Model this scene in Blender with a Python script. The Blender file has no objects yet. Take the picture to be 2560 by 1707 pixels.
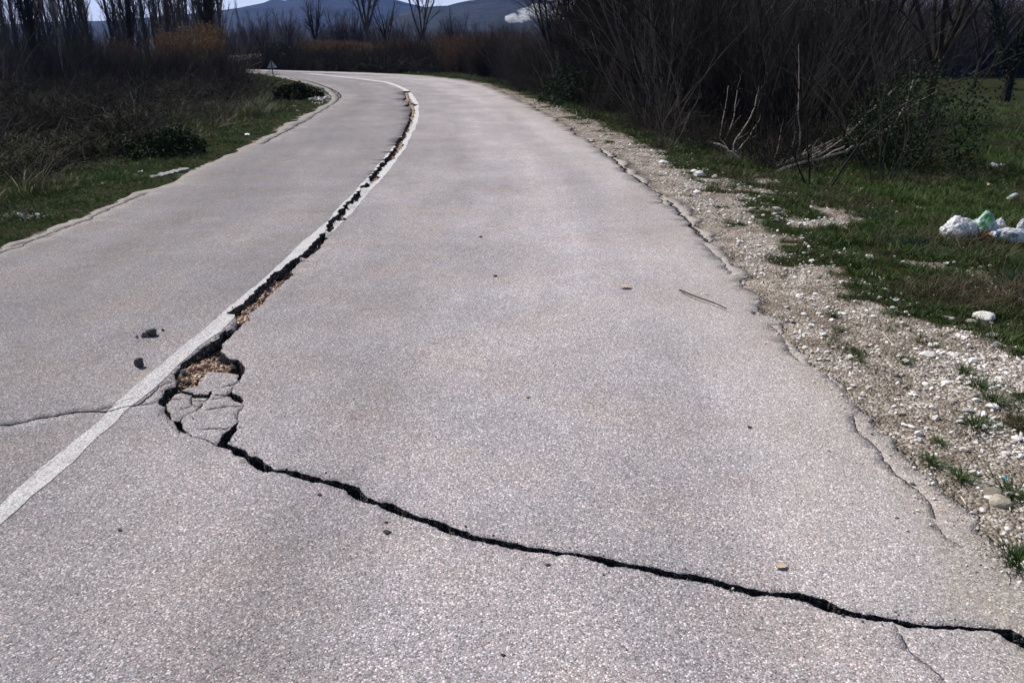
import bpy, math, random
import numpy as np
from mathutils import Vector, Matrix
from mathutils.geometry import delaunay_2d_cdt

R = np.random.default_rng(7)
random.seed(7)
SC = bpy.context.scene
COL = SC.collection

# ------------------------------------------------------------------ camera, world, sun, exposure
FPX, UC, VC = 1990.8, 1280.0, 853.5
PITCH = math.atan((VC - 105.0) / FPX)
CAM_H = 1.6
cam_d = bpy.data.cameras.new("camera")
cam = bpy.data.objects.new("camera", cam_d)
COL.objects.link(cam)
cam.location = (0, 0, CAM_H)
cam.rotation_euler = (math.pi / 2 - PITCH, 0, 0)
cam_d.sensor_width = 36.0
cam_d.lens = FPX / 2560.0 * 36.0
cam_d.clip_start = 0.05
cam_d.clip_end = 12000.0
SC.camera = cam

SUN_EL, SUN_AZ = math.radians(50), math.radians(-52)   # azimuth from +Y towards +X
world = bpy.data.worlds.new("World")
SC.world = world
world.use_nodes = True
wn = world.node_tree
wn.nodes.clear()
w_out = wn.nodes.new("ShaderNodeOutputWorld")
w_bg = wn.nodes.new("ShaderNodeBackground")
w_sky = wn.nodes.new("ShaderNodeTexSky")
w_sky.sky_type = 'NISHITA'
w_sky.sun_disc = False
w_sky.sun_elevation = SUN_EL
w_sky.sun_rotation = SUN_AZ
w_sky.air_density = 1.0
w_sky.dust_density = 1.0
w_bg.inputs['Strength'].default_value = 0.066
# thin bright cloud: a milky veil towards the horizon, broken cloud higher up
w_tc = wn.nodes.new("ShaderNodeTexCoord"); w_sep = wn.nodes.new("ShaderNodeSeparateXYZ")
wn.links.new(w_tc.outputs['Generated'], w_sep.inputs[0])
w_el = wn.nodes.new("ShaderNodeMapRange"); w_el.inputs[1].default_value = 0.04; w_el.inputs[2].default_value = 0.30
w_el.inputs[3].default_value = 0.85; w_el.inputs[4].default_value = 0.0
wn.links.new(w_sep.outputs[2], w_el.inputs[0])
w_nz = wn.nodes.new("ShaderNodeTexNoise"); w_nz.inputs['Scale'].default_value = 3.0; w_nz.inputs['Detail'].default_value = 6
w_map = wn.nodes.new("ShaderNodeMapping"); w_map.inputs['Scale'].default_value = (1, 1, 3.5)
wn.links.new(w_tc.outputs['Generated'], w_map.inputs[0]); wn.links.new(w_map.outputs[0], w_nz.inputs['Vector'])
w_cl = wn.nodes.new("ShaderNodeMapRange"); w_cl.inputs[1].default_value = 0.48; w_cl.inputs[2].default_value = 0.68; w_cl.inputs[4].default_value = 0.15
wn.links.new(w_nz.outputs[0], w_cl.inputs[0])
w_mx = wn.nodes.new("ShaderNodeMath"); w_mx.operation = 'MAXIMUM'
wn.links.new(w_el.outputs[0], w_mx.inputs[0]); wn.links.new(w_cl.outputs[0], w_mx.inputs[1])
w_mix = wn.nodes.new("ShaderNodeMix"); w_mix.data_type = 'RGBA'
wn.links.new(w_mx.outputs[0], w_mix.inputs[0]); wn.links.new(w_sky.outputs[0], w_mix.inputs[6])
w_mix.inputs[7].default_value = (10.5, 10.9, 11.6, 1)
wn.links.new(w_mix.outputs[2], w_bg.inputs[0])
wn.links.new(w_bg.outputs[0], w_out.inputs[0])

sun_d = bpy.data.lights.new("sun", 'SUN')
sun_d.energy = 4.3
sun_d.angle = math.radians(0.6)
sun_d.color = (1.0, 0.955, 0.90)
sun = bpy.data.objects.new("sun", sun_d)
COL.objects.link(sun)
sdir = Vector((math.sin(SUN_AZ) * math.cos(SUN_EL), math.cos(SUN_AZ) * math.cos(SUN_EL), math.sin(SUN_EL)))
sun.rotation_euler = sdir.to_track_quat('Z', 'Y').to_euler()
sun.location = sdir * 50

SC.view_settings.view_transform = 'Standard'
SC.view_settings.look = 'None'
SC.view_settings.gamma = 1.0
SC.view_settings.use_curve_mapping = False
SC.view_settings.exposure = 0.58
SC.cycles.use_denoising = True
SC.cycles.max_bounces = 6
SC.cycles.diffuse_bounces = 3
SC.cycles.transparent_max_bounces = 8
SC.cycles.volume_bounces = 1
SC.cycles.volume_max_steps = 64

# ------------------------------------------------------------------ small helpers
CT, ST = math.cos(PITCH), math.sin(PITCH)

def gp(u, v, z=0.0):
    """ground point (x, y) at height z seen at photo position u, v"""
    a = (u - UC) / FPX
    b = (VC - v) / FPX
    dy = CT + b * ST
    dz = -ST + b * CT
    t = (CAM_H - z) / -dz
    return (a * t, dy * t)

def gps(pts, z=0.0):
    return np.array([gp(p[0], p[1], z) for p in pts])

def tag(o, label=None, cat=None, group=None, kind=None):
    if label: o['label'] = label
    if cat: o['category'] = cat
    if group: o['group'] = group
    if kind: o['kind'] = kind
    return o

def smooth(a, b, x):
    t = np.clip((np.asarray(x, float) - a) / (b - a), 0, 1)
    return t * t * (3 - 2 * t)

_ph = np.random.default_rng(3).uniform(0, 6.283, (64, 4))
def nz(x, y, f=1.0, seed=0):
    """smooth pseudo-noise in about -1..1"""
    x = np.asarray(x, float) * f; y = np.asarray(y, float) * f
    s = 0
    for i in range(5):
        p = _ph[(seed * 5 + i) % 64]
        a = p[0]
        k = 1.0 + 0.55 * i
        s = s + np.sin(k * (x * math.cos(a) + y * math.sin(a)) + p[1] + 1.3 * np.sin(0.7 * k * (y * math.cos(a) - x * math.sin(a)) + p[2])) / (1 + 0.35 * i)
    return s / 2.6

def make_mesh(name, V, F, mats=(), mi=None, smooth_sh=False):
    V = np.asarray(V, np.float32).reshape(-1, 3)
    me = bpy.data.meshes.new(name)
    if isinstance(F, np.ndarray):
        n, k = F.shape
        me.vertices.add(len(V)); me.vertices.foreach_set('co', V.ravel())
        me.loops.add(n * k); me.loops.foreach_set('vertex_index', F.astype(np.int32).ravel())
        me.polygons.add(n)
        me.polygons.foreach_set('loop_start', np.arange(0, n * k, k, dtype=np.int32))
        me.polygons.foreach_set('loop_total', np.full(n, k, np.int32))
    else:
        me.from_pydata([tuple(v) for v in V], [], F)
    for m in mats: me.materials.append(m)
    if mi is not None: me.polygons.foreach_set('material_index', np.asarray(mi, np.int32))
    me.polygons.foreach_set('use_smooth', np.full(len(me.polygons), smooth_sh, bool))
    me.update(calc_edges=True)
    return me

def add_obj(name, me, parent=None, loc=(0, 0, 0), rot=(0, 0, 0), scale=(1, 1, 1)):
    o = bpy.data.objects.new(name, me)
    COL.objects.link(o)
    o.location = loc; o.rotation_euler = rot; o.scale = scale
    if parent: o.parent = parent
    return o

def fattr(me, name, arr, dom='POINT'):
    a = me.attributes.new(name, 'FLOAT', dom)
    a.data.foreach_set('value', np.asarray(arr, np.float32))

def vattr(me, name, arr):
    a = me.attributes.new(name, 'FLOAT_VECTOR', 'POINT')
    a.data.foreach_set('vector', np.asarray(arr, np.float32).ravel())

# ------------------------------------------------------------------ materials
class NT:
    def __init__(self, name):
        self.m = bpy.data.materials.new(name); self.m.use_nodes = True
        self.t = self.m.node_tree; self.n = self.t.nodes
        self.bsdf = self.n['Principled BSDF']; self.out = self.n['Material Output']
        self.bsdf.inputs['Roughness'].default_value = 0.9
        self.bsdf.inputs['Specular IOR Level'].default_value = 0.25
    def new(self, t, **kw):
        n = self.n.new(t)
        for k, v in kw.items(): setattr(n, k, v)
        return n
    def link(self, a, b): self.t.links.new(a, b)
    def noise(self, vec, scale, detail=4, rough=0.55):
        n = self.new('ShaderNodeTexNoise'); n.inputs['Scale'].default_value = scale
        n.inputs['Detail'].default_value = detail; n.inputs['Roughness'].default_value = rough
        if vec is not None: self.link(vec, n.inputs['Vector'])
        return n
    def vor(self, vec, scale, feature='F1'):
        n = self.new('ShaderNodeTexVoronoi'); n.feature = feature; n.inputs['Scale'].default_value = scale
        if vec is not None: self.link(vec, n.inputs['Vector'])
        return n
    def ramp(self, fac, stops, interp='LINEAR'):
        n = self.new('ShaderNodeValToRGB'); cr = n.color_ramp; cr.interpolation = interp
        while len(cr.elements) < len(stops): cr.elements.new(0.5)
        for e, (p, c) in zip(cr.elements, stops):
            e.position = p; e.color = (c[0], c[1], c[2], 1) if hasattr(c, '__len__') else (c, c, c, 1)
        self.link(fac, n.inputs[0]); return n.outputs[0]
    def mix(self, fac, a, b, mode='MIX'):
        n = self.new('ShaderNodeMix', data_type='RGBA', blend_type=mode)
        self._in(n.inputs[0], fac); self._in(n.inputs[6], a); self._in(n.inputs[7], b)
        return n.outputs[2]
    def _in(self, s, v):
        if hasattr(v, 'is_linked') or hasattr(v, 'links'): self.link(v, s)
        elif hasattr(v, '__len__'): s.default_value = (v[0], v[1], v[2], 1) if len(s.default_value) == 4 else v
        else: s.default_value = v
    def math(self, op, a, b=0.0, clamp=False):
        n = self.new('ShaderNodeMath', operation=op); n.use_clamp = clamp
        self._in(n.inputs[0], a); self._in(n.inputs[1], b); return n.outputs[0]
    def mapr(self, v, a, b, c=0.0, d=1.0):
        n = self.new('ShaderNodeMapRange'); n.clamp = True
        self._in(n.inputs[0], v)
        for i, q in enumerate((a, b, c, d)): n.inputs[i + 1].default_value = q
        return n.outputs[0]
    def attr(self, name):
        return self.new('ShaderNodeAttribute', attribute_name=name)
    def pos(self):
        return self.new('ShaderNodeNewGeometry').outputs['Position']
    def bump(self, h, strength=0.5, dist=0.01, normal=None):
        n = self.new('ShaderNodeBump'); n.inputs['Strength'].default_value = strength
        n.inputs['Distance'].default_value = dist
        self.link(h, n.inputs['Height'])
        if normal is not None: self.link(normal, n.inputs['Normal'])
        return n.outputs[0]
    def color(self, c): self._in(self.bsdf.inputs['Base Color'], c)
    def normal(self, n): self.link(n, self.bsdf.inputs['Normal'])

def aggregate(nt, p, lo=0.10, mid=0.26, hi=0.55):
    """colour of the worn stone chips in the asphalt, and a height"""
    v1 = nt.vor(p, 165); v2 = nt.vor(p, 300)
    w1 = nt.new('ShaderNodeSeparateColor'); nt.link(v1.outputs['Color'], w1.inputs[0])
    w2 = nt.new('ShaderNodeSeparateColor'); nt.link(v2.outputs['Color'], w2.inputs[0])
    k = mid / 0.26
    c1 = nt.ramp(w1.outputs[0], [(0.0, (lo, lo, lo * 1.04)), (0.16, (.135 * k, .132 * k, .137 * k)), (0.38, (.225 * k, .215 * k, .225 * k)), (0.62, (.275 * k, .262 * k, .272 * k)),
                                 (0.80, (.36 * k, .335 * k, .345 * k)), (0.93, (.56 * k, .535 * k, .53 * k)), (1.0, (hi, hi * .96, hi * .94))])
    c2 = nt.ramp(w2.outputs[1], [(0.0, (.12 * k, .117 * k, .125 * k)), (0.4, (.215 * k, .21 * k, .222 * k)), (0.75, (.30 * k, .275 * k, .28 * k)), (0.95, (.44 * k, .41 * k, .42 * k)), (1, (hi, hi * .97, hi * .96))])
    c = nt.mix(nt.mapr(w1.outputs[1], .35, .5), c2, c1)
    tint = nt.ramp(w1.outputs[2], [(0.0, (0.92, 0.98, 1.06)), (0.5, (1, 1, 1)), (0.88, (1.01, .99, 1.0)), (1.0, (1.12, 0.95, 0.90))])
    c = nt.mix(1.0, c, tint, 'MULTIPLY')
    # dark binder between the stones
    gap = nt.mapr(v1.outputs['Distance'], .38, .62)
    c = nt.mix(nt.math('MULTIPLY', gap, 0.38), c, (lo * .9, lo * .9, lo * .95))
    # pores where a stone has come out
    vp = nt.vor(p, 38)
    pore = nt.mapr(vp.outputs['Distance'], .075, .15, 1, 0)
    c = nt.mix(nt.math('MULTIPLY', pore, 0.85), c, (.045, .043, .045))
    h = nt.math('SUBTRACT', nt.math('ADD', nt.math('MULTIPLY', w1.outputs[0], .5), nt.math('SUBTRACT', .6, v1.outputs['Distance'])), pore)
    return c, h

def mat_asphalt(name='asphalt'):
    nt = NT(name); p = nt.pos()
    c, h = aggregate(nt, p)
    uv = nt.attr('road_uv').outputs['Vector']
    sx = nt.new('ShaderNodeSeparateXYZ'); nt.link(uv, sx.inputs[0])
    along, lat = sx.outputs[0], sx.outputs[1]
    cx = nt.new('ShaderNodeCombineXYZ')
    nt.link(nt.math('MULTIPLY', along, 0.22), cx.inputs[0]); nt.link(nt.math('MULTIPLY', lat, 7.0), cx.inputs[1])
    st = nt.noise(cx.outputs[0], 1.0, 5, .6)
    big = nt.noise(p, 0.9, 5, .6)
    med = nt.noise(p, 6.0, 4, .6)
    tone = nt.mapr(st.outputs[0], .3, .7, .82, 1.14)
    tone = nt.math('MULTIPLY', tone, nt.mapr(big.outputs[0], .3, .7, .84, 1.14))
    tone = nt.math('MULTIPLY', tone, nt.mapr(med.outputs[0], .3, .7, .94, 1.06))
    # left lane darker: partly less dust, partly lens vignetting painted into the tone
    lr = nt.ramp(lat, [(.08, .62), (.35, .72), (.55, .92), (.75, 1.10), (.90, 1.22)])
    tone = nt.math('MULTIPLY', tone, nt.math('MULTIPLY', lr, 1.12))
    # wheel tracks: two polished bands in each lane
    for k_ in (.16, .40, .60, .84):
        bw = nt.mapr(nt.math('ABSOLUTE', nt.math('SUBTRACT', nt.math('ADD', lat, nt.math('MULTIPLY', nt.math('SUBTRACT', big.outputs[0], .5), .06)), k_)), .01, .065, 1, 0)
        tone = nt.math('MULTIPLY', tone, nt.math('SUBTRACT', 1, nt.math('MULTIPLY', bw, .10)))
    c = nt.mix(1.0, c, tone, 'MULTIPLY')
    # lilac and rose casts of different stone batches
    hue = nt.noise(p, 1.7, 3, .5)
    c = nt.mix(1.0, c, nt.ramp(hue.outputs[0], [(.3, (1.015, .995, .995)), (.5, (1.045, .998, .97)), (.7, (1.085, .993, .925))]), 'MULTIPLY')
    # dark tyre polish streaks of the left lane
    streak = nt.math('MULTIPLY', nt.mapr(nt.math('ABSOLUTE', nt.math('SUBTRACT', lat, .22)), .0, .035, 1, 0), nt.mapr(st.outputs[0], .35, .6, .0, .30))
    c = nt.mix(streak, c, (.09, .088, .10))
    # dust lying along the edges
    du = nt.attr('dust').outputs['Fac']
    dn = nt.noise(p, 9, 6, .7)
    dust = nt.math('MULTIPLY', du, nt.mapr(dn.outputs[0], .25, .58, .6, 1.0), True)
    vd = nt.vor(p, 160)
    sc = nt.new('ShaderNodeSeparateColor'); nt.link(vd.outputs['Color'], sc.inputs[0])
    dc = nt.ramp(sc.outputs[0], [(0, (.11, .093, .075)), (.3, (.19, .165, .135)), (.7, (.255, .222, .184)), (.94, (.40, .36, .315)), (1, (.58, .53, .48))])
    c = nt.mix(nt.math('MULTIPLY', dust, .88), c, dc)
    # ochre stains
    oc = nt.noise(p, 2.3, 4, .6)
    c = nt.mix(nt.mapr(oc.outputs[0], .62, .78, 0, .35), c, (.40, .33, .23))
    nt.color(c)
    nt.normal(nt.bump(h, .55, .0035))
    nt.bsdf.inputs['Roughness'].default_value = 0.85
    return nt.m

def mat_broken():
    nt = NT('broken_asphalt'); p = nt.pos()
    v = nt.vor(p, 95); s = nt.new('ShaderNodeSeparateColor'); nt.link(v.outputs['Color'], s.inputs[0])
    c = nt.ramp(s.outputs[0], [(0, (.012, .012, .013)), (.55, (.03, .03, .032)), (.8, (.075, .072, .07)), (1, (.20, .18, .165))])
    # brown sub-base below the bound layer
    z = nt.new('ShaderNodeSeparateXYZ'); nt.link(p, z.inputs[0])
    n = nt.noise(p, 30, 4)
    zz = nt.math('ADD', z.outputs[2], nt.math('MULTIPLY', nt.math('SUBTRACT', n.outputs[0], .5), .03))
    cb = nt.ramp(s.outputs[1], [(0, (.05, .035, .025)), (.7, (.14, .10, .075)), (1, (.34, .27, .22))])
    c = nt.mix(nt.mapr(zz, -.062, -.048, 1, 0), c, cb)
    nt.color(c); nt.normal(nt.bump(nt.math('SUBTRACT', 1, v.outputs['Distance']), .8, .008))
    return nt.m

def mat_paint():
    nt = NT('worn_line_paint'); p = nt.pos()
    c, h = aggregate(nt, p)
    uv = nt.attr('road_uv').outputs['Vector']
    sx = nt.new('ShaderNodeSeparateXYZ'); nt.link(uv, sx.inputs[0])
    cx = nt.new('ShaderNodeCombineXYZ')
    nt.link(nt.math('MULTIPLY', sx.outputs[0], 5.0), cx.inputs[0]); nt.link(nt.math('MULTIPLY', sx.outputs[1], 260.0), cx.inputs[1])
    g = nt.noise(cx.outputs[0], 1.0, 3, .6)
    n1 = nt.noise(p, 120, 3, .7); n2 = nt.noise(p, 14, 4, .6)
    w = nt.math('ADD', nt.math('MULTIPLY', n1.outputs[0], .75), nt.math('ADD', nt.math('MULTIPLY', n2.outputs[0], .55), nt.math('MULTIPLY', g.outputs[0], .45)))
    far = nt.mapr(sx.outputs[0], 2.0, 9.0, 0.0, .22)
    vc = nt.vor(p, 140); sp_ = nt.new('ShaderNodeSeparateColor'); nt.link(vc.outputs['Color'], sp_.inputs[0])
    w = nt.math('ADD', nt.math('MULTIPLY', w, .8), nt.math('MULTIPLY', sp_.outputs[2], .38))
    worn = nt.mapr(nt.math('SUBTRACT', w, far), .80, .98, 0.0, 1.0)
    pc = nt.ramp(n2.outputs[0], [(.3, (.33, .32, .32)), (.7, (.52, .505, .50))])
    c = nt.mix(nt.math('MULTIPLY', worn, .85), pc, c)
    nt.color(c); nt.normal(nt.bump(h, .4, .003))
    nt.bsdf.inputs['Roughness'].default_value = 0.75
    return nt.m

def mat_bed():
    nt = NT('bare_subsoil'); p = nt.pos()
    v = nt.vor(p, 75); s = nt.new('ShaderNodeSeparateColor'); nt.link(v.outputs['Color'], s.inputs[0])
    c = nt.ramp(s.outputs[0], [(0, (.06, .035, .022)), (.35, (.17, .10, .065)), (.7, (.38, .24, .16)), (.9, (.62, .47, .36)), (1, (.75, .66, .58))])
    n = nt.noise(p, 14, 5, .6)
    c = nt.mix(nt.mapr(n.outputs[0], .45, .65, 0, .7), c, (.10, .07, .05))
    nt.color(c); nt.normal(nt.bump(nt.math('SUBTRACT', 1, v.outputs['Distance']), 1.0, .012))
    return nt.m

def mat_ground():
    nt = NT('verge_earth'); p = nt.pos(); nt.bsdf.inputs['Specular IOR Level'].default_value = 0.03
    gr = nt.attr('gravel').outputs['Fac']
    v = nt.vor(p, 70); s = nt.new('ShaderNodeSeparateColor'); nt.link(v.outputs['Color'], s.inputs[0])
    v2 = nt.vor(p, 30); s2 = nt.new('ShaderNodeSeparateColor'); nt.link(v2.outputs['Color'], s2.inputs[0])
    cg = nt.ramp(s.outputs[0], [(0, (.07, .056, .043)), (.25, (.16, .132, .105)), (.6, (.26, .222, .18)), (.85, (.42, .375, .33)), (1, (.68, .63, .58))])
    cg2 = nt.ramp(s2.outputs[0], [(0, (.16, .13, .105)), (.6, (.30, .26, .22)), (1, (.55, .5, .46))])
    cg = nt.mix(.35, cg, cg2)
    nb = nt.noise(p, 3.0, 6, .65)
    cg = nt.mix(nt.mapr(nb.outputs[0], .42, .60, 0, .65), cg, (.105, .08, .058))
    nd = nt.noise(p, 2.2, 6, .65); ne = nt.noise(p, .5, 5, .6)
    cd = nt.ramp(nd.outputs[0], [(.3, (.008, .011, .004)), (.5, (.018, .020, .008)), (.62, (.032, .026, .014)), (.75, (.05, .038, .024))])
    cd2 = nt.ramp(ne.outputs[0], [(.3, (.010, .02, .004)), (.5, (.020, .028, .007)), (.7, (.035, .034, .014))])
    cd = nt.mix(.5, cd, cd2)
    f = nt.mapr(nt.math('ADD', gr, nt.math('MULTIPLY', nt.math('SUBTRACT', nb.outputs[0], .5), .9)), .3, .62)
    nt.color(nt.mix(f, cd, cg))
    h = nt.math('ADD', nt.math('SUBTRACT', 1, v.outputs['Distance']), nt.math('MULTIPLY', nb.outputs[0], 2))
    nt.normal(nt.bump(h, .8, .02))
    return nt.m

def mat_var(name, cols, rough=.85, nscale=6.0, nstr=.35, transl=0.0, bump=None, spec=.25):
    """plain material whose colour varies by instance and by a noise"""
    nt = NT(name)
    oi = nt.new('ShaderNodeObjectInfo'); p = nt.pos()
    n = nt.noise(p, nscale, 4, .6)
    k = nt.math('ADD', nt.math('MULTIPLY', oi.outputs['Random'], 1 - nstr), nt.math('MULTIPLY', n.outputs[0], nstr))
    st = [(i / (len(cols) - 1), c) for i, c in enumerate(cols)]
    c = nt.ramp(k, st)
    nt.color(c); nt.bsdf.inputs['Roughness'].default_value = rough
    nt.bsdf.inputs['Specular IOR Level'].default_value = spec
    if transl > 0:
        tr = nt.new('ShaderNodeBsdfTranslucent'); nt.link(c, tr.inputs[0])
        ms = nt.new('ShaderNodeMixShader'); ms.inputs[0].default_value = transl
        nt.link(nt.bsdf.outputs[0], ms.inputs[1]); nt.link(tr.outputs[0], ms.inputs[2])
        nt.link(ms.outputs[0], nt.out.inputs[0])
    if bump:
        b = nt.noise(p, bump[0], 5, .6); nt.normal(nt.bump(b.outputs[0], bump[1], bump[2]))
    return nt.m

M = {}
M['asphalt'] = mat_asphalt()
M['broken'] = mat_broken()
M['paint'] = mat_paint()
M['bed'] = mat_bed()
M['ground'] = mat_ground()
M['gravel'] = mat_var('limestone_gravel', [(.20, .17, .145), (.36, .32, .29), (.54, .50, .465), (.70, .665, .635), (.80, .77, .745)], .9, 40, .3, bump=(90, .4, .003))
M['rubble'] = mat_var('sub_base_rubble', [(.10, .06, .04), (.24, .155, .105), (.42, .30, .22), (.60, .50, .42)], .95, 60, .5, bump=(90, .5, .003))
M['stone_white'] = mat_var('white_limestone', [(.55, .51, .48), (.74, .71, .68)], .85, 30, .8, bump=(60, .5, .004))
M['stone_beige'] = mat_var('beige_stone', [(.20, .17, .13), (.42, .37, .30)], .9, 25, .8, bump=(60, .5, .004))
M['stone_grey'] = mat_var('grey_stone', [(.16, .16, .16), (.34, .34, .33)], .9, 25, .8, bump=(60, .5, .004))
M['chunk'] = mat_var('asphalt_chunk', [(.02, .02, .02), (.07, .068, .066), (.20, .19, .18)], .9, 120, .9, bump=(120, .8, .005))
M['grass'] = mat_var('grass', [(.014, .030, .005), (.026, .052, .008), (.042, .070, .012), (.06, .075, .02)], .6, 1.2, .45, .25)
M['grass_bright'] = mat_var('lush_grass', [(.025, .062, .008), (.045, .095, .012), (.065, .105, .02)], .6, 1.5, .45, .25)
M['dead_grass'] = mat_var('withered_grass', [(.03, .022, .013), (.07, .052, .032), (.12, .09, .06)], .8, 1.5, .4, .1)
M['weed'] = mat_var('blue_green_weed', [(.018, .045, .02), (.035, .075, .035)], .6, 5, .4, .2)
M['bark_dark'] = mat_var('dark_bark', [(.007, .006, .005), (.014, .011, .009), (.025, .020, .016)], .9, 3, .4)
M['bark_brown'] = mat_var('brown_twigs', [(.009, .007, .0055), (.020, .014, .011), (.038, .027, .021)], .9, 3, .4)
M['bark_grey'] = mat_var('grey_bark', [(.040, .034, .030), (.075, .064, .056), (.12, .10, .088)], .9, 3, .5)
M['bark_mauve'] = mat_var('mauve_twigs', [(.035, .024, .024), (.06, .045, .042), (.085, .065, .058)], .9, 3, .2)
M['bark_pale'] = mat_var('pale_dead_wood', [(.22, .18, .155), (.38, .32, .28)], .85, 8, .7)
M['bark_white'] = mat_var('whitish_trunk', [(.16, .145, .13), (.30, .28, .26)], .85, 8, .7)
M['reed'] = mat_var('dry_reed', [(.07, .040, .016), (.13, .078, .034), (.20, .125, .06)], .85, .6, .5, .15)
M['reed_brown'] = mat_var('brown_reed', [(.035, .020, .012), (.075, .042, .025), (.12, .07, .045)], .85, .6, .5, .15)
M['leaf_dark'] = mat_var('dark_leaves', [(.006, .014, .004), (.012, .026, .007), (.022, .038, .012)], .7, 4, .4, .1, spec=.12)
M['bramble_leaf'] = mat_var('bramble_leaves', [(.008, .012, .005), (.015, .018, .008), (.028, .018, .012)], .9, 4, .4, .1, spec=.05)
M['stick'] = mat_var('brown_stick', [(.03, .02, .015), (.07, .05, .035)], .8, 20, .8)
M['straw'] = mat_var('straw', [(.45, .38, .26), (.60, .52, .38)], .8, 20, .8)
M['leaf_tan'] = mat_var('tan_leaf', [(.30, .24, .17), (.42, .34, .25)], .8, 40, .8)
M['clod'] = mat_var('dark_clod', [(.02, .017, .015), (.05, .042, .036)], .95, 60, .8)

# ------------------------------------------------------------------ traced outlines, as ground points in metres
ROAD_L = [(0,620),(73,593),(140,566),(198,546.6),(255,522.6),(319,492),(376,470),(446,454),(462,441),(478,425),(526,409),(590,381),(638,355),(700,318.6),(734,300.6),(766.7,285.7),(802,268),(826,256),(832,243),(823,228),(802,218.7),(767,208),(728,199),(689,192),(645,184)]
ROAD_R = [(1990,872),(1955,833),(1906.6,762),(1861,716.6),(1832,681),(1800,652),(1761.5,608.7),(1744,588.6),(1687,525.5),(1646,493),(1614.5,466),(1583,443),(1557,418),(1535,402),(1503,379),(1477,360),(1452,338),(1417,316),(1375,293),(1337,271),(1296,249),(1248,226),(1200,209),(1136,198),(1046,188),(957,184),(868,180.5),(778.6,178.2),(719,176.8),(659.5,174.5)]
ROAD_R = [(u + 26 * float(smooth(800, 640, v) * smooth(300, 420, v)) * (v - 105) / 450, v) for u, v in ROAD_R]
left_w = [(-4.55, -8.0), (-4.5, 0.0), (-4.35, 2.5)] + [tuple(p) for p in gps(ROAD_L)]
right_near = [(2080,950),(2160,1040),(2240,1115),(2330,1200),(2420,1290),(2500,1375),(2560,1440),(2660,1560)]
right_w = [(1.55, -8.0), (1.60, 0.0)] + [tuple(p) for p in gps(right_near[::-1])] + [tuple(p) for p in gps(ROAD_R)]
left_w += [(-19.5, 46.8), (-23.0, 53.0), (-27.5, 64.0), (-31.5, 82.0), (-35, 106), (-37, 132)]
right_w += [(-17.5, 52.3), (-19.0, 57.5), (-21.8, 66.0), (-25.5, 83.0), (-29, 106), (-31, 132)]
left_w = np.array(left_w); right_w = np.array(right_w)

def resample(pl, stepf, closed=False):
    pl = np.asarray(pl, float)
    if closed: pl = np.vstack([pl, pl[:1]])
    out = []
    for a, b in zip(pl[:-1], pl[1:]):
        L = np.linalg.norm(b - a)
        r = np.linalg.norm((a + b) / 2)
        n = max(1, int(round(L / stepf(r))))
        for i in range(n): out.append(a + (b - a) * i / n)
    if not closed: out.append(pl[-1])
    return np.array(out)

def chaikin(pl, it=2):
    pl = np.asarray(pl, float)
    for _ in range(it):
        q = [pl[0]]
        for a, b in zip(pl[:-1], pl[1:]):
            q += [a * .75 + b * .25, a * .25 + b * .75]
        q.append(pl[-1]); pl = np.array(q)
    return pl

def jag(pl, stepf, amp, closed=False, rng=R):
    p = resample(pl, stepf, closed)
    d = np.roll(p, -1, 0) - np.roll(p, 1, 0)
    if not closed:
        d[0] = p[1] - p[0]; d[-1] = p[-1] - p[-2]
    L = np.linalg.norm(d, axis=1) + 1e-9
    n = np.stack([-d[:, 1], d[:, 0]], 1) / L[:, None]
    r = np.linalg.norm(p, axis=1)
    k = rng.normal(0, 1, len(p))
    k2 = np.convolve(np.concatenate([k[-2:], k, k[:2]]), [.15, .25, .2, .25, .15], 'same')[2:-2] * 1.6
    a = np.array([amp(x) for x in r])
    off = (k * .60 + k2 * .8) * a
    if not closed: off[0] = off[-1] = 0
    return p + n * np.clip(off, -2 * a, 2 * a)[:, None]

step = lambda r: float(np.clip(.0034 * r, .005, .10))
amp = lambda r: float(np.clip(.0022 * (r - 2.4), .0024, .016))

# main crack: left rim (raised slab) and right rim, from the far bend to the broken patch
def z3(l): return [(750 + a / 3.92, 200 + b / 3.92) for a, b in l]
def z2(l): return [(500 + a / 4.48, 500 + b / 4.48) for a, b in l]
def z1(l): return [(300 + a / 3.92, 750 + b / 3.92) for a, b in l]
def z5(l): return [(500 + a / 3.92, 1080 + b / 3.92) for a, b in l]
def z6(l): return [(1000 + a / 2.94, 1250 + b / 2.94) for a, b in l]
def z7(l): return [(1700 + a / 2.735, 1300 + b / 2.735) for a, b in l]
def z4(l): return [(a / 2.6133, 700 + b / 2.6133) for a, b in l]
def z8(l): return [(1400 + a / 3.485, 250 + b / 3.485) for a, b in l]
def z7r(l): return [(1900 + a / 3.136, 800 + b / 3.136) for a, b in l]

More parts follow.
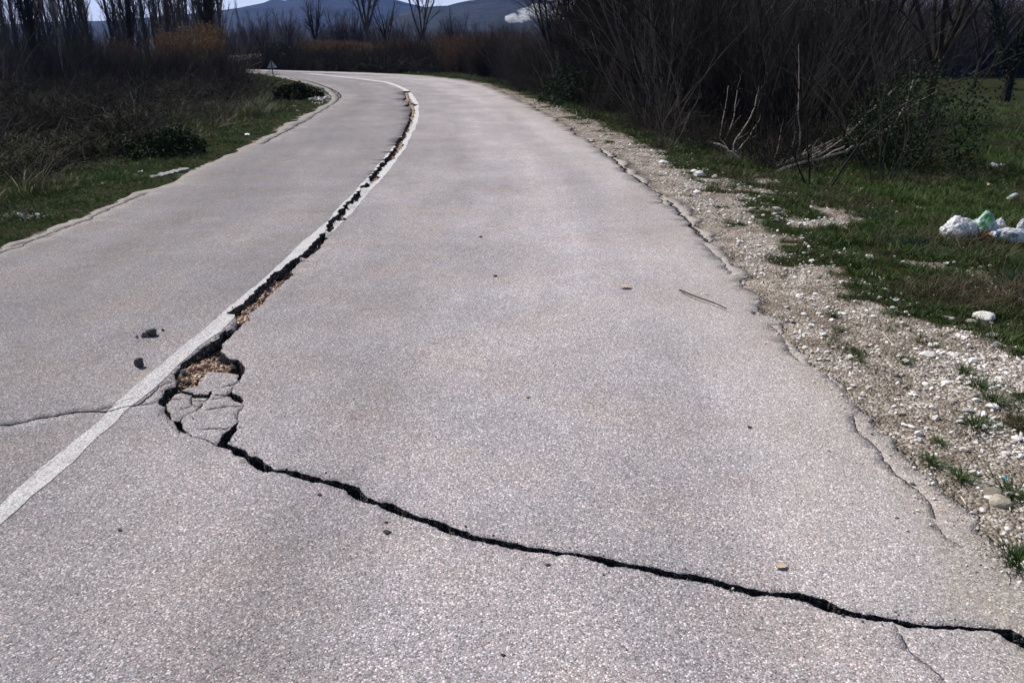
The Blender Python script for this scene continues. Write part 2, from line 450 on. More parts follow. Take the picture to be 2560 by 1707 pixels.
mL = z3([(1010,112),(1032,140),(1038,172),(1000,203),(1062,210),(1068,236),(1040,250),(1002,262),(1080,268),(1088,284),(1085,315),(1074,350),(1070,400),(1046,450),(1018,500),(986,550),(956,600),(930,650),(908,690),(878,730),(828,776),(792,820),(746,870),(700,915),(690,940),(658,956),(694,966),(684,992),(612,1030),(572,1080),(532,1130),(500,1165),(478,1176),(482,1190),(430,1236),(392,1270),(362,1310),(352,1340),(292,1368),(264,1420),(246,1480),(200,1512),(115,1540),(205,1548)])
mL = [p for p in mL if p[1] < 592] + z2([(1330,425),(1270,490),(1205,550),(1140,610),(1010,700),(930,765),(895,800),(830,815),(780,850),(760,910),(650,990),(570,1080),(430,1190),(385,1215),(300,1270),(390,1285),(430,1340),(400,1430),(240,1490),(170,1568)]) \
   + z1([(1050,290),(980,350),(930,400),(780,480),(720,540),(620,610),(580,670),(548,708),(520,770),(560,795),(530,850),(470,872),(390,900),(440,910),(385,980),(380,1030),(440,1050),(440,1110),(500,1180),(570,1270),(620,1295),(675,1308)])
mR = z3([(1090,112),(1064,132),(1056,150),(1070,172),(1082,205),(1098,236),(1165,246),(1112,262),(1120,284),(1135,315),(1120,350),(1106,400),(1090,450),(1064,500),(1036,550),(1010,600),(1002,650),(975,690),(940,730),(924,770),(840,820),(800,870),(780,915),(770,955),(740,990),(670,1030),(626,1080),(606,1110),(622,1134),(576,1170),(500,1225),(470,1270),(440,1320),(455,1360),(385,1375),(345,1420),(320,1480),(250,1500),(228,1525),(240,1552),(255,1568)])
mR = [p for p in mR if p[1] < 592] + z2([(1410,430),(1380,490),(1310,560),(1240,620),(1100,700),(1020,770),(1045,820),(1000,870),(900,960),(840,1010),(770,1080),(690,1150),(600,1240),(540,1262),(550,1340),(480,1400),(350,1500),(290,1568)]) \
   + z1([(1050,380),(990,440),(1000,490),(1050,560),(1100,578),(1160,582),(1200,620),(1222,680),(1200,740),(1165,790),(1150,733),(1090,712),(860,700),(800,780),(775,850),(690,858),(600,885),(560,905),(500,930),(485,965),(450,1010),(455,1048),(500,1085),(515,1150),(560,1165),(630,1110),(740,1055),(820,978),(850,935),(885,895),(900,912),(850,985),(770,1068),(640,1135),(595,1200),(620,1260),(680,1303)])
def gpr(pts):
    out = []
    for u, v in pts:
        t = float(smooth(990, 860, v) * smooth(250, 330, v)); out.append(gp(u, v, .021 * t))
    return np.array(out)
mLw = gpr(mL); mRw = gps(mR)
voids = []
def void_poly(L, Rr, st=step, am=amp):
    a = jag(L, st, am); b = jag(Rr, st, am)
    voids.append(np.vstack([a, b[::-1]]))
void_poly(mLw, mRw)
CENTRE_CRACK = np.array([gp(*p) for p in [(920,199),(1008,226),(1024,262),(1032,290),(1026,320),(1000,360),(975,390),(935,440),(895,495),(850,545),(810,592),(785,622),(735,664),(690,700),(655,745),(615,785),(600,810),(560,850),(500,890),(455,930),(420,975),(404,1000)]])
# transverse crack
tU = z1([(1165,1188),(1145,1250),(1120,1300),(1085,1350),(1060,1400)]) + z5([(270,100),(340,140),(400,150),(450,190),(480,225),(560,240),(620,265),(640,310),(720,350),(750,365),(850,362),(950,378),(1030,410),(1080,430),(1180,435),(1210,465),(1300,465),(1400,500),(1480,515),(1560,540),(1600,580),(1640,635),(1760,680),(1900,695)]) \
   + z6([(0,55),(100,100),(200,130),(320,165),(400,205),(500,235),(600,275),(700,290),(850,310),(950,345),(1080,355),(1200,378),(1320,390),(1500,415),(1600,440),(1680,470),(1800,475),(1900,495),(2000,520)]) \
   + z7([(0,358),(150,370),(280,405),(400,440),(570,480),(620,500),(800,490),(920,520),(1000,540),(1100,600),(1250,640),(1400,660),(1500,685),(1640,715),(1900,725),(2150,738),(2260,745),(2352,800),(2480,870),(2600,905)])
tD = z1([(1160,1184),(1115,1222),(1060,1275),(1010,1310),(985,1370),(940,1425)]) + z5([(200,140),(290,170),(340,230),(430,250),(480,310),(560,365),(620,385),(720,385),(840,405),(950,440),(1040,470),(1080,490),(1180,490),(1240,510),(1320,530),(1410,555),(1440,600),(1520,655),(1600,685),(1740,710),(1840,765)]) \
   + z6([(0,110),(100,140),(200,175),(330,230),(500,290),(650,320),(800,350),(900,372),(1050,385),(1150,405),(1250,402),(1380,425),(1530,480),(1650,492),(1800,515),(1900,545)]) \
   + z7([(0,395),(200,430),(380,480),(500,520),(600,512),(780,540),(900,570),(960,610),(1100,650),(1220,665),(1340,695),(1450,700),(1550,730),(1680,735),(1850,745),(2100,757),(2180,775),(2280,845),(2352,880),(2480,935),(2600,960)])
void_poly(gps(tU), gps(tD))
# tapered wedge on the right of the patch
voids.append(jag(gps(z1([(1122,828),(1088,880),(1062,925),(1035,940),(1090,952),(1120,985),(1185,1012),(1212,985),(1215,968),(1160,935),(1105,905),(1112,870)])), step, amp, True))

def hair(pts, w, taper=True, w_world=None):
    """thin crack: a line in photo units with a width in photo px"""
    c = gps(pts)
    r = np.linalg.norm(c.mean(0))
    ww = w_world or w * 1.6 / ((np.mean([p[1] for p in pts]) - 105) * .936)
    c = jag(c, step, lambda r: amp(r) * 1.0)
    fs = math.sin(math.atan2(1.6, r))          # a crack running across the view is seen foreshortened
    e = c[-1] - c[0]; e = e / (np.linalg.norm(e) + 1e-9); cross_ = abs(e[0])
    ww = ww * (1 + (1 / fs - 1) * cross_ ** 2 * .8)
    d = np.gradient(c, axis=0); d /= np.linalg.norm(d, axis=1)[:, None] + 1e-9
    n = np.stack([-d[:, 1], d[:, 0]], 1)
    k = len(c); t = np.linspace(0, 1, k)
    prof = np.minimum(1, np.minimum(t, 1 - t) * 6 + .25) if taper else np.ones(k)
    hw = ww * .5 * prof * R.uniform(.65, 1.3, k)
    voids.append(np.vstack([c + n * hw[:, None], (c - n * hw[:, None])[::-1]]))

hair(z4([(-260,900),(-100,935),(0,943),(60,948),(180,920),(300,895),(400,880),(490,865),(620,857),(700,862),(760,842),(830,828),(915,815)]), 2.6, False)
hair(z4([(905,822),(960,775),(1010,730),(1040,690)]), 3.6)
hair(z4([(700,864),(740,825),(800,790),(870,770),(955,757)]), 1.8)
hair(z4([(640,857),(720,835),(745,822)]), 1.3)
hair(z4([(915,815),(1000,810)]), 1.6)
for l, w in [([(595,890),(650,903),(705,915)], 1.8), ([(704,905),(708,930),(780,925),(880,928)], 1.8), ([(705,925),(698,960),(694,1000),(720,1016),(785,1018)], 1.8),
             ([(700,960),(760,960),(845,966)], 1.2), ([(560,1057),(620,1038),(700,1013)], 1.4), ([(490,955),(540,957),(592,958)], 1.6),
             ([(920,935),(980,935),(1060,937)], 2.0), ([(890,975),(960,968),(1000,955),(1050,943)], 1.4), ([(1000,866),(1060,842),(1124,830)], 1.3), ([(1120,832),(1150,810),(1172,780)], 1.2),
             ([(860,1076),(930,1062),(1000,1050),(1100,1043),(1204,1040)], 1.8), ([(1195,1008),(1206,1040),(1180,1075),(1150,1110),(1142,1150),(1163,1192)], 1.6),
             ([(780,1268),(860,1266),(960,1258),(1062,1262)], 1.5), ([(670,1305),(700,1335),(770,1345),(845,1366),(900,1395),(950,1425)], 1.7),
             ([(390,868),(440,822),(520,812)], 1.4)]:
    hair(z1(l), w)
hair(z1([(888,900),(845,965),(760,1050),(640,1122),(580,1165),(565,1190)]), 8.0, False)
hair(z8([(170,285),(230,330),(300,400)]), 2.0)
hair(z8([(355,425),(380,462),(420,491),(480,530),(540,578)]), 5.5)
hair(z8([(538,575),(562,610),(592,642)]), 9.0)
hair(z8([(618,652),(700,710),(760,750),(830,790),(880,840),(902,856)]), 6.5)
hair(z8([(848,860),(880,868),(905,912)]), 2.6)
hair(z8([(940,875),(1000,950),(1060,1020),(1120,1072)]), 7.5)
hair(z8([(1110,1062),(1180,1140),(1230,1200),(1300,1238),(1420,1262)]), 9.0)
hair(z8([(1260,1255),(1320,1330),(1400,1390),(1440,1450),(1490,1515)]), 1.8)
hair(z7r([(85,30),(180,120),(230,240),(330,330)]), 1.4)
hair(z7r([(370,240),(480,380),(560,460),(630,520),(735,640)]), 1.8)
hair(z7r([(735,740),(745,800),(780,880),(880,950),(965,1060)]), 2.6)
hair(z7r([(960,1060),(970,1095),(1060,1190),(1140,1260),(1230,1320),(1300,1390)]), 3.4)
hair(z7r([(1300,1385),(1350,1450),(1365,1500),(1385,1560)]), 2.4)
hair(z7([(1760,30),(1785,75),(1830,120),(1900,160),(1940,190)]), 1.6)
hair(z7([(1470,712),(1478,740),(1495,768)]), 1.8)
hair(z7([(1525,785),(1530,820),(1560,880),(1620,940),(1700,990),(1760,1040),(1830,1125)]), 1.8)
# hairlines along the inside of the bend and the left edge
def z2b(l): return [(600 + a / 3.36, b / 3.36) for a, b in l]
hair(z2b([(420,660),(600,690),(700,722),(780,752),(825,780),(848,810),(850,830)]), 1.5)
hair(z2b([(470,655),(620,690),(740,735),(800,775),(835,820),(820,850),(770,885)]), 1.0)
hair(z2b([(770,885),(700,930),(620,980),(560,1020)]), .9)
hair(z2b([(575,1005),(500,1050),(420,1095),(300,1150),(180,1218)]), 2.2)
hair([(0,637),(60,612),(140,580),(215,552),(262,530),(320,503),(372,482)], 1.8)
hair([(30,618),(80,604),(140,585)], 1.2)
# centre line, outline of the paint
lineL = z4([(-300,1490),(0,1462),(250,1240),(450,1080),(640,930),(850,720),(1050,550),(1200,420),(1400,260),(1560,130)])
lineL = [(-130,1368),(0,1262),(95.7,1174.5),(172,1113),(245,1056),(325,975.5),(402,910.5),(459,861),(536,799.5),(589,754.5),(634,716.5),(672,683),(714,645),(752,609),(779,587),(812.5,556),(835,533.5),(868,500),(908,455),(954,404),(974.5,378),(1003,345),(1028,312),(1036,284),(1034,258),(1021,238),(1006,224),(983,213.5),(958,206),(925,202),(897.6,198.6),(856,194),(808,189),(764,184.5),(725,181.5)]
lineR = [(-95,1428),(0,1312),(76.5,1243),(164.5,1171),(214,1121),(268,1075),(317.6,1025),(363.5,991),(405.6,952.5),(451.5,915),(500,874),(553,837),(592,799),(612,770),(655,732),(700,700),(730,668),(765,636),(795,612),(812.5,594),(835,574),(866,545),(899,509),(916,488),(954,445),(979.6,417),(1005,383.7),(1025.5,345),(1041,315),(1048.5,284),(1046,258.7),(1033,238),(1018,224),(995,213),(967,205),(928.6,200.3),(897,196.5),(856,192.3),(808,187.4),(764,183),(725,180.3)]
fl = lambda r: float(np.clip(.012 * r, .02, .3))
LL = jag(gpr(lineL), fl, lambda r: float(np.clip(.0008 * r, .002, .010))); LR = jag(gps(lineR), fl, lambda r: float(np.clip(.0008 * r, .002, .010)))
line_poly = np.vstack([LL, LR[::-1]])

eL = jag(chaikin(left_w, 1), lambda r: float(np.clip(.01 * r, .03, 1.0)), lambda r: float(np.clip(.0035 * r, .008, .05)))
eR = jag(chaikin(right_w, 1), lambda r: float(np.clip(.01 * r, .02, 1.0)), lambda r: float(np.clip(.0060 * r, .012, .06)))
road_poly = np.vstack([eL, eR[::-1]])

# ------------------------------------------------------------------ height of the land
def seg_dist(px, py, pl):
    best = np.full(px.shape, 1e18)
    for a, b in zip(pl[:-1], pl[1:]):
        d = b - a; L2 = d @ d + 1e-12
        t = np.clip(((px - a[0]) * d[0] + (py - a[1]) * d[1]) / L2, 0, 1)
        q = (px - a[0] - t * d[0]) ** 2 + (py - a[1] - t * d[1]) ** 2
        best = np.minimum(best, q)
    return np.sqrt(best)

def dists(x, y):
    x = np.asarray(x, float); y = np.asarray(y, float)
    return seg_dist(x, y, left_w), seg_dist(x, y, right_w)

def terrain(x, y, dd=None):
    x = np.asarray(x, float); y = np.asarray(y, float)
    dl, dr = dd if dd is not None else dists(x, y)
    d = np.minimum(dl, dr)
    w = smooth(-.35, .35, (dl - dr) / (dl + dr + 1e-6))      # 1 on the right-hand side
    zl = -2.0 * smooth(.9, 32, d) - .18 * smooth(.4, 3.0, d)
    zr = -1.15 * smooth(3.0, 38, d) - .10 * smooth(.5, 3.0, d)
    z = -.022 + zl * (1 - w) + zr * w
    z = z + .0265 * w * smooth(12, 6, y)
    k = smooth(.05, 1.2, d)
    z = z + k * (.018 * nz(x, y, 5.5, 1) + .05 * nz(x, y, 1.3, 2) * smooth(1, 6, d) + .16 * nz(x, y, .25, 3) * smooth(5, 30, d))
    z = z + smooth(0, .25, d) * .006 * nz(x, y, 22, 4)
    return z

def tz(x, y): return float(terrain(np.array([x]), np.array([y]))[0])

def at(u, v, dz=0.0):
    """point of the land seen at photo position u, v"""
    z = 0.0
    for _ in range(25):
        x, y = gp(u, v, z)
        z2_ = tz(x, y) + dz
        z = z * .4 + z2_ * .6
    x, y = gp(u, v, z)
    return Vector((x, y, tz(x, y)))

def on_road(u, v, z=0.0):
    x, y = gp(u, v, z); return Vector((x, y, z))

# ------------------------------------------------------------------ one triangulation for road, cracks, paint and land
V2, E2 = [], []
def add_poly(p, closed=True):
    b = len(V2); V2.extend(map(tuple, p)); n = len(p)
    E2.extend((b + i, b + (i + 1) % n) for i in range(n if closed else n - 1))
add_poly(road_poly); add_poly(line_poly)
for q in voids: add_poly(q)

def pip(px, py, poly):
    x0, y0 = poly.min(0); x1, y1 = poly.max(0)
    ins = np.zeros(px.shape, bool)
    idx = np.nonzero((px >= x0) & (px <= x1) & (py >= y0) & (py <= y1))[0]
    if len(idx) == 0: return ins
    X = px[idx]; Y = py[idx]; r = np.zeros(len(idx), bool)
    q = np.roll(poly, -1, 0)
    for (ax, ay), (bx, by) in zip(poly, q):
        if ay == by: continue
        c = (ay > Y) != (by > Y)
        if not c.any(): continue
        r[c] ^= X[c] < (bx - ax) * (Y[c] - ay) / (by - ay) + ax
    ins[idx] = r
    return ins

def polar(r0, r1, s, a0, a1):
    pts = []; r = r0
    while r < r1:
        n = int((a1 - a0) / s) + 1
        a = a0 + (np.arange(n) + R.uniform(0, 1)) * s + R.uniform(-.3, .3, n) * s
        rr = r * (1 + R.uniform(-.3, .3, n) * s)
        pts.append(np.stack([rr * np.sin(a), rr * np.cos(a)], 1)); r *= 1 + s
    return np.vstack(pts)
pts = [polar(1.2, 160, .017, -.66, .66), polar(.5, 160, .12, .7, 5.58), polar(160, 4600, .09, 0, 6.2832)]
# interior points for the bare beds of the wide cracks
for q in voids[:3]:
    x0, y0 = q.min(0); x1, y1 = q.max(0)
    n = int(min(900000, (x1 - x0) * (y1 - y0) / .011 ** 2))
    c = np.stack([R.uniform(x0, x1, n), R.uniform(y0, y1, n)], 1)
    rr = np.linalg.norm(c, axis=1)
    c = c[R.uniform(0, 1, n) < np.clip(3.2 / rr, 0, 1) ** 2]
    c = c[pip(c[:, 0], c[:, 1], q)]
    pts.append(c)
# finer points over the broken patch and beside the crack
c = np.stack([R.uniform(-1.6, -.7, 2500), R.uniform(2.6, 4.2, 2500)], 1); pts.append(c)
for p in pts: V2.extend(map(tuple, p))
res = delaunay_2d_cdt([Vector(p) for p in V2], E2, [], 0, 1e-6, False)
P = np.array([tuple(p) for p in res[0]]); T = np.array([t for t in res[2] if len(t) == 3])
cen = P[T].mean(1)
is_road = pip(cen[:, 0], cen[:, 1], road_poly)
is_void = np.zeros(len(T), bool)
for q in voids: is_void |= pip(cen[:, 0], cen[:, 1], q)
is_line = pip(cen[:, 0], cen[:, 1], line_poly)

# neighbours
ek = {}
for ti, t in enumerate(T.tolist()):
    for k in range(3):
        a, b = t[k], t[(k + 1) % 3]
        ek.setdefault((a, b) if a < b else (b, a), []).append(ti)
solid = is_road & ~is_void
comp = np.full(len(T), -1)
adj = [[] for _ in range(len(T))]
for (a, b), l in ek.items():
    if len(l) == 2 and solid[l[0]] and solid[l[1]]:
        adj[l[0]].append(l[1]); adj[l[1]].append(l[0])
nc = 0; sizes = []
for s0 in np.nonzero(solid)[0]:
    if comp[s0] >= 0: continue
    st = [int(s0)]; comp[s0] = nc; k = 0
    while st:
        t = st.pop(); k += 1
        for j in adj[t]:
            if comp[j] < 0: comp[j] = nc; st.append(j)
    sizes.append(k); nc += 1
A2 = np.abs(np.cross(P[T[:, 1]] - P[T[:, 0]], P[T[:, 2]] - P[T[:, 0]])) / 2
carea = np.bincount(comp[solid], weights=A2[solid], minlength=nc)
main = int(np.argmax(carea))
big = [c for c in range(nc) if c != main and carea[c] > 4e-4]
print('components', nc, 'pieces', len(big), 'tris', len(T))
# crumbs too small to matter are void
for c in range(nc):
    if c != main and c not in big:
        m = comp == c; is_void[m] = True; solid[m] = False; comp[m] = -1

dl_, dr_ = dists(P[:, 0], P[:, 1])
cl = resample(gps([(-130,1398)] + [((a[0] + b[0]) / 2, (a[1] + b[1]) / 2) for a, b in zip(lineL[1::2], lineL[1::2])]), lambda r: .5)
cl = np.vstack([[(-1.7, -8)], cl])
cum = np.concatenate([[0], np.cumsum(np.linalg.norm(np.diff(cl, axis=0), axis=1))])
best = np.full(len(P), 1e18); along = np.zeros(len(P))
near_mask = np.linalg.norm(P, axis=1) < 150
for i, (a, b) in enumerate(zip(cl[:-1], cl[1:])):
    d = b - a; L2 = d @ d + 1e-12
    t = np.clip(((P[:, 0] - a[0]) * d[0] + (P[:, 1] - a[1]) * d[1]) / L2, 0, 1)
    q = (P[:, 0] - a[0] - t * d[0]) ** 2 + (P[:, 1] - a[1] - t * d[1]) ** 2
    m = q < best; best[m] = q[m]; along[m] = cum[i] + t[m] * math.sqrt(L2)
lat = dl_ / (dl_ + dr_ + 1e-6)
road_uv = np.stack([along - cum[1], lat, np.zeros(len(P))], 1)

# the slab left of the main crack stands a little proud of the right one
def crack_side(x, y):
    best = np.full(x.shape, 1e18); s = np.zeros(x.shape)
    for a, b in zip(CENTRE_CRACK[:-1], CENTRE_CRACK[1:]):
        d = b - a; L2 = d @ d
        t = np.clip(((x - a[0]) * d[0] + (y - a[1]) * d[1]) / L2, 0, 1)
        q = (x - a[0] - t * d[0]) ** 2 + (y - a[1] - t * d[1]) ** 2
        cr = d[0] * (y - a[1]) - d[1] * (x - a[0])
        m = q < best; best[m] = q[m]; s[m] = np.sign(cr)[m]
    return np.sqrt(best), s
cd, cs = crack_side(P[:, 0], P[:, 1])
def z_road():
    z = .006 * nz(P[:, 0], P[:, 1], .9, 5) + .0015 * nz(P[:, 0], P[:, 1], 6, 6)
    tap = smooth(gp(0, 990)[1], gp(0, 860)[1], P[:, 1]) * (1 - smooth(gp(0, 330)[1], gp(0, 250)[1], P[:, 1]))
    left = (cs < 0)
    z = z + np.where(left, .020, -.006) * np.exp(-cd / .7) * tap
    return z
ZR = z_road()
dust = smooth(.34, .0, dr_) * .85 + smooth(.35, .0, dl_) * .55
nearq = smooth(4.2, 2.0, P[:, 1])
dust = np.maximum(dust, smooth(.46, .08, dr_ + .12 * nz(P[:, 0], P[:, 1], 3.1, 7) + .05 * nz(P[:, 0], P[:, 1], 11, 7)) * nearq)
dust = np.maximum(dust, .35 * smooth(1.1, .2, dr_ + .2 * nz(P[:, 0], P[:, 1], 2.1, 8)))
dust = np.clip(dust, 0, 1)

BED_SPOTS = [((846,575),.10,.045),((690,708),.14,.034),((655,750),.13,.034),((618,785),.10,.036),((870,535),.08,.03),((500,915),.12,.040),((478,930),.07,.012),((585,1085),.05,.12),((440,965),.05,.05),((600,800),.06,.02),((630,770),.08,.03),((545,905),.06,.03),((930,470),.2,.02),((412,1000),.04,.05)]
def z_bed(x, y):
    ismain = seg_dist(x, y, CENTRE_CRACK)
    z = np.where(ismain < .20, -.058, -.24)
    z = z + .012 * smooth(5, 9, y) - .15 * smooth(gp(0, 950)[1], gp(0, 985)[1], y) * (ismain < .20)
    for (u, v), r, a in BED_SPOTS:
        c = gp(u, v)
        z = z + a * np.exp(-((x - c[0]) ** 2 + (y - c[1]) ** 2) / (r * r))
    z = z + .011 * nz(x, y, 38, 9) + .007 * nz(x, y, 90, 10) + .010 * nz(x, y, 14, 11)
    return np.minimum(z, -.018)

def build_solid(tri_idx, zfun):
    """surface triangles plus broken side walls of one connected slab"""
    tris = T[tri_idx]
    ids = np.unique(tris); mp = -np.ones(len(P), int); mp[ids] = np.arange(len(ids))
    z = zfun(ids)
    sset = set(tri_idx.tolist())
    bedges = []
    for ti in tri_idx.tolist():
        t = T[ti]
        for k in range(3):
            a, b = int(t[k]), int(t[(k + 1) % 3])
            l = ek[(a, b) if a < b else (b, a)]
            o = [j for j in l if j != ti]
            if o and o[0] not in sset: bedges.append((a, b, bool(is_void[o[0]] and is_road[o[0]])))
    # lower the very rim a little, unevenly
    rim = set()
    for a, b, vd in bedges: rim.add(a); rim.add(b)
    for a in rim: z[mp[a]] -= R.uniform(0, .0025)
    V = [np.column_stack([P[ids], z])]; nb = len(ids)
    F = [mp[tris]]; MI = [np.zeros(len(tris), int)]
    wv = []; wf = []
    cols = {}
    bn = {}
    for a, b, vd in bedges:
        d = P[b] - P[a]; n = np.array([d[1], -d[0]]); n /= np.linalg.norm(n) + 1e-12   # away from the slab
        bn.setdefault(a, []).append(n); bn.setdefault(b, []).append(n)
    def column(a, vd):
        key = (a, vd)
        if key in cols: return cols[key]
        n = np.mean(bn[a], 0)
        zt = z[mp[a]]
        zb = float(z_bed(P[a][:1], P[a][1:])[0]) - .004 if vd else min(-.09, zt - .07)
        r = [mp[a]]
        for f in (.12, .35, .65, 1.0):
            h = (zb - zt) * f
            o = (R.uniform(-.004, .0035) if f < .99 else -.002) * (1 if vd else .5)
            wv.append((P[a][0] + n[0] * o, P[a][1] + n[1] * o, zt + h)); r.append(nb + len(wv) - 1)
        cols[key] = r; return r
    for a, b, vd in bedges:
        ca, cb = column(a, vd), column(b, vd)
        for i in range(4):
            wf.append((ca[i], ca[i + 1], cb[i + 1])); wf.append((ca[i], cb[i + 1], cb[i]))
    V = np.vstack([V[0], np.array(wv).reshape(-1, 3)])
    F = np.vstack([F[0], np.array(wf, int).reshape(-1, 3)])
    MI = np.concatenate([MI[0], np.ones(len(wf), int)])
    pad = len(wv)
    return V, F, MI, ids, pad

def slab_object(name, tri_idx, zfun, parent=None):
    V, F, MI, ids, pad = build_solid(tri_idx, zfun)
    me = make_mesh(name, V, F, [M['asphalt'], M['broken']], MI)
    fattr(me, 'dust', np.concatenate([dust[ids], np.zeros(pad)]))
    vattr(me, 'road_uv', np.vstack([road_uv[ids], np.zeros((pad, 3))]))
    sm = np.zeros(len(F), bool); sm[:len(tri_idx)] = True
    me.polygons.foreach_set('use_smooth', sm)
    return add_obj(name, me, parent)

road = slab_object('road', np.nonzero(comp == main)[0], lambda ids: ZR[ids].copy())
tag(road, 'grey two-lane asphalt road curving left, torn open by earthquake cracks', kind='structure')
piece_z = {}
for c in big:
    tr = np.nonzero(comp == c)[0]
    cc = cen[tr].mean(0)
    sx_, sy_ = R.uniform(-.035, .035, 2); dz_ = -R.uniform(.006, .016)
    if seg_dist(cc[:1], cc[1:], CENTRE_CRACK)[0] > 1.0: dz_ = -.002; sx_ = sy_ = 0
    piece_z[c] = (cc, sx_, sy_, dz_)
    f = lambda ids, cc=cc, a=sx_, b=sy_, d=dz_: ZR[ids] + d + (P[ids, 0] - cc[0]) * a + (P[ids, 1] - cc[1]) * b
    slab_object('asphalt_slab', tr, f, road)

# painted centre line, a thin sheet on the slabs
lt = np.nonzero(solid & is_line)[0]
ids = np.unique(T[lt]); mp = -np.ones(len(P), int); mp[ids] = np.arange(len(ids))
zz = ZR[ids] + .0025
lv = np.column_stack([P[ids], zz])
lme = make_mesh('centre_line', lv, mp[T[lt]], [M['paint']], None, True)
vattr(lme, 'road_uv', road_uv[ids])
add_obj('centre_line', lme, road)

# bare ground at the bottom of the cracks
vt = np.nonzero(is_road & is_void)[0]
ids = np.unique(T[vt]); mp[:] = -1; mp[ids] = np.arange(len(ids))
bme = make_mesh('crack_bed', np.column_stack([P[ids], z_bed(P[ids, 0], P[ids, 1])]), mp[T[vt]], [M['bed']])
tag(add_obj('crack_bed', bme), kind='structure')

# land
gt = np.nonzero(~is_road)[0]
ids = np.unique(T[gt]); mp[:] = -1; mp[ids] = np.arange(len(ids))
gx, gy = P[ids, 0], P[ids, 1]
gz = terrain(gx, gy, (dl_[ids], dr_[ids]))
right_side = (dl_[ids] > dr_[ids])
def gravel_mask(x, y, dl, dr):
    """1 where the shoulder is bare gravel, 0 where it is overgrown"""
    rs = dl > dr
    n = .5 * nz(x, y, 1.9, 12) + .6 * nz(x, y, 5.3, 13) + .5 * nz(x, y, 12, 14)
    wid = .60 + .70 * smooth(5.0, 3.9, y) + 1.5 * smooth(3.7, 2.7, y) + .20 * smooth(6, 12, y) - .40 * smooth(16, 30, y)
    g = smooth(.50, -.45, dr - wid - n * .40)
    pt = smooth(-.05, .6, nz(x, y, 2.7, 15) + .5 * nz(x, y, 8, 19)) * smooth(2.3, 1.4, dr) * smooth(15, 10, y)
    g = np.maximum(g, pt * .85)
    # weedy islands in the gravel
    isl = smooth(.05, .6, nz(x, y, 3.6, 21) + .35 * nz(x, y, 13, 22)) * smooth(.12, .35, dr)
    g = g * (1 - .82 * isl)
    l = smooth(.10, .0, dl) * .8
    return np.where(rs, g, l)
gm = gravel_mask(gx, gy, dl_[ids], dr_[ids])
# the earth meets the slab flush on the right and closes downwards behind its edge
nr = right_side & (gy < 12)
gz = np.where(nr, np.where(dr_[ids] < .05, np.minimum(gz, -.0015), gz), gz)
eset = {}
for (p_, q_), l_ in ek.items():
    if len(l_) == 2 and is_road[l_[0]] != is_road[l_[1]]: eset[(p_, q_)] = 1
for (p_, q_) in eset:
    for w_ in (p_, q_):
        if nr[mp[w_]]: gz[mp[w_]] = ZR[w_] - .003
sv_, sf_ = [], []; base_ = len(ids); sk = {}
for (p_, q_) in eset:
    for w_ in (p_, q_):
        if w_ not in sk:
            sk[w_] = base_ + len(sv_); sv_.append((P[w_][0], P[w_][1], gz[mp[w_]] - .12))
    sf_ += [(mp[p_], mp[q_], sk[q_]), (mp[p_], sk[q_], sk[p_])]
gme = make_mesh('ground', np.vstack([np.column_stack([gx, gy, gz]), np.array(sv_)]), np.vstack([mp[T[gt]], np.array(sf_)]), [M['ground']], None, True)
fattr(gme, 'gravel', np.concatenate([gm, np.ones(len(sv_)) * .5]))
tag(add_obj('ground', gme), kind='structure')

# ------------------------------------------------------------------ hills, haze, smoke
def ridge(name, y0, prof, depth, m, seed, nx=150, ny=26):
    """a ridge: prof = list of (world x, crest height); foot in front of and behind the crest"""
    px = np.array([p[0] for p in prof]); pz = np.array([p[1] for p in prof])
    X = np.linspace(px[0], px[-1], nx); V = []
    for j in range(ny):
        t = j / (ny - 1) * 1.6
        for x in X:
            h = np.interp(x, px, pz)
            if t <= 1: s = math.sin(t * math.pi / 2) ** 1.15
            else: s = math.cos((t - 1) * math.pi / 2 / .8) ** 1.2
            y = y0 + (t - 1) * depth
            gully = 1 - .22 * abs(float(nz(x, y * .5, .011, seed))) * (1 - abs(1 - t)) ** .5 - .1 * abs(float(nz(x, y, .03, seed + 1))) * (t < .97)
            rough = 3.0 * float(nz(x, y, .05, seed + 2)) * min(1, t * 2) if .1 < t < 1.1 else 0
            V.append((x, y, h * s * (gully if t < .999 else 1) + rough * .6 - 6 * (t < .05) - 4))
    F = [(j * nx + i, j * nx + i + 1, (j + 1) * nx + i + 1, (j + 1) * nx + i) for j in range(ny - 1) for i in range(nx - 1)]
    o = add_obj(name, make_mesh(name, V, np.array(F), [m], None, True)); tag(o, kind='structure'); return o

def mat_hill():
    nt = NT('wooded_hillside'); p = nt.pos()
    n = nt.noise(p, .012, 8, .65); n2 = nt.noise(p, .10, 5, .7)
    k = nt.math('ADD', nt.math('MULTIPLY', n.outputs[0], .6), nt.math('MULTIPLY', n2.outputs[0], .4))
    nt.color(nt.ramp(k, [(.35, (.003, .005, .004)), (.5, (.007, .011, .007)), (.60, (.018, .020, .015)), (.72, (.055, .05, .042))]))
    nt.normal(nt.bump(n2.outputs[0], 1.0, 12.0))
    return nt.m
M['hill'] = mat_hill()

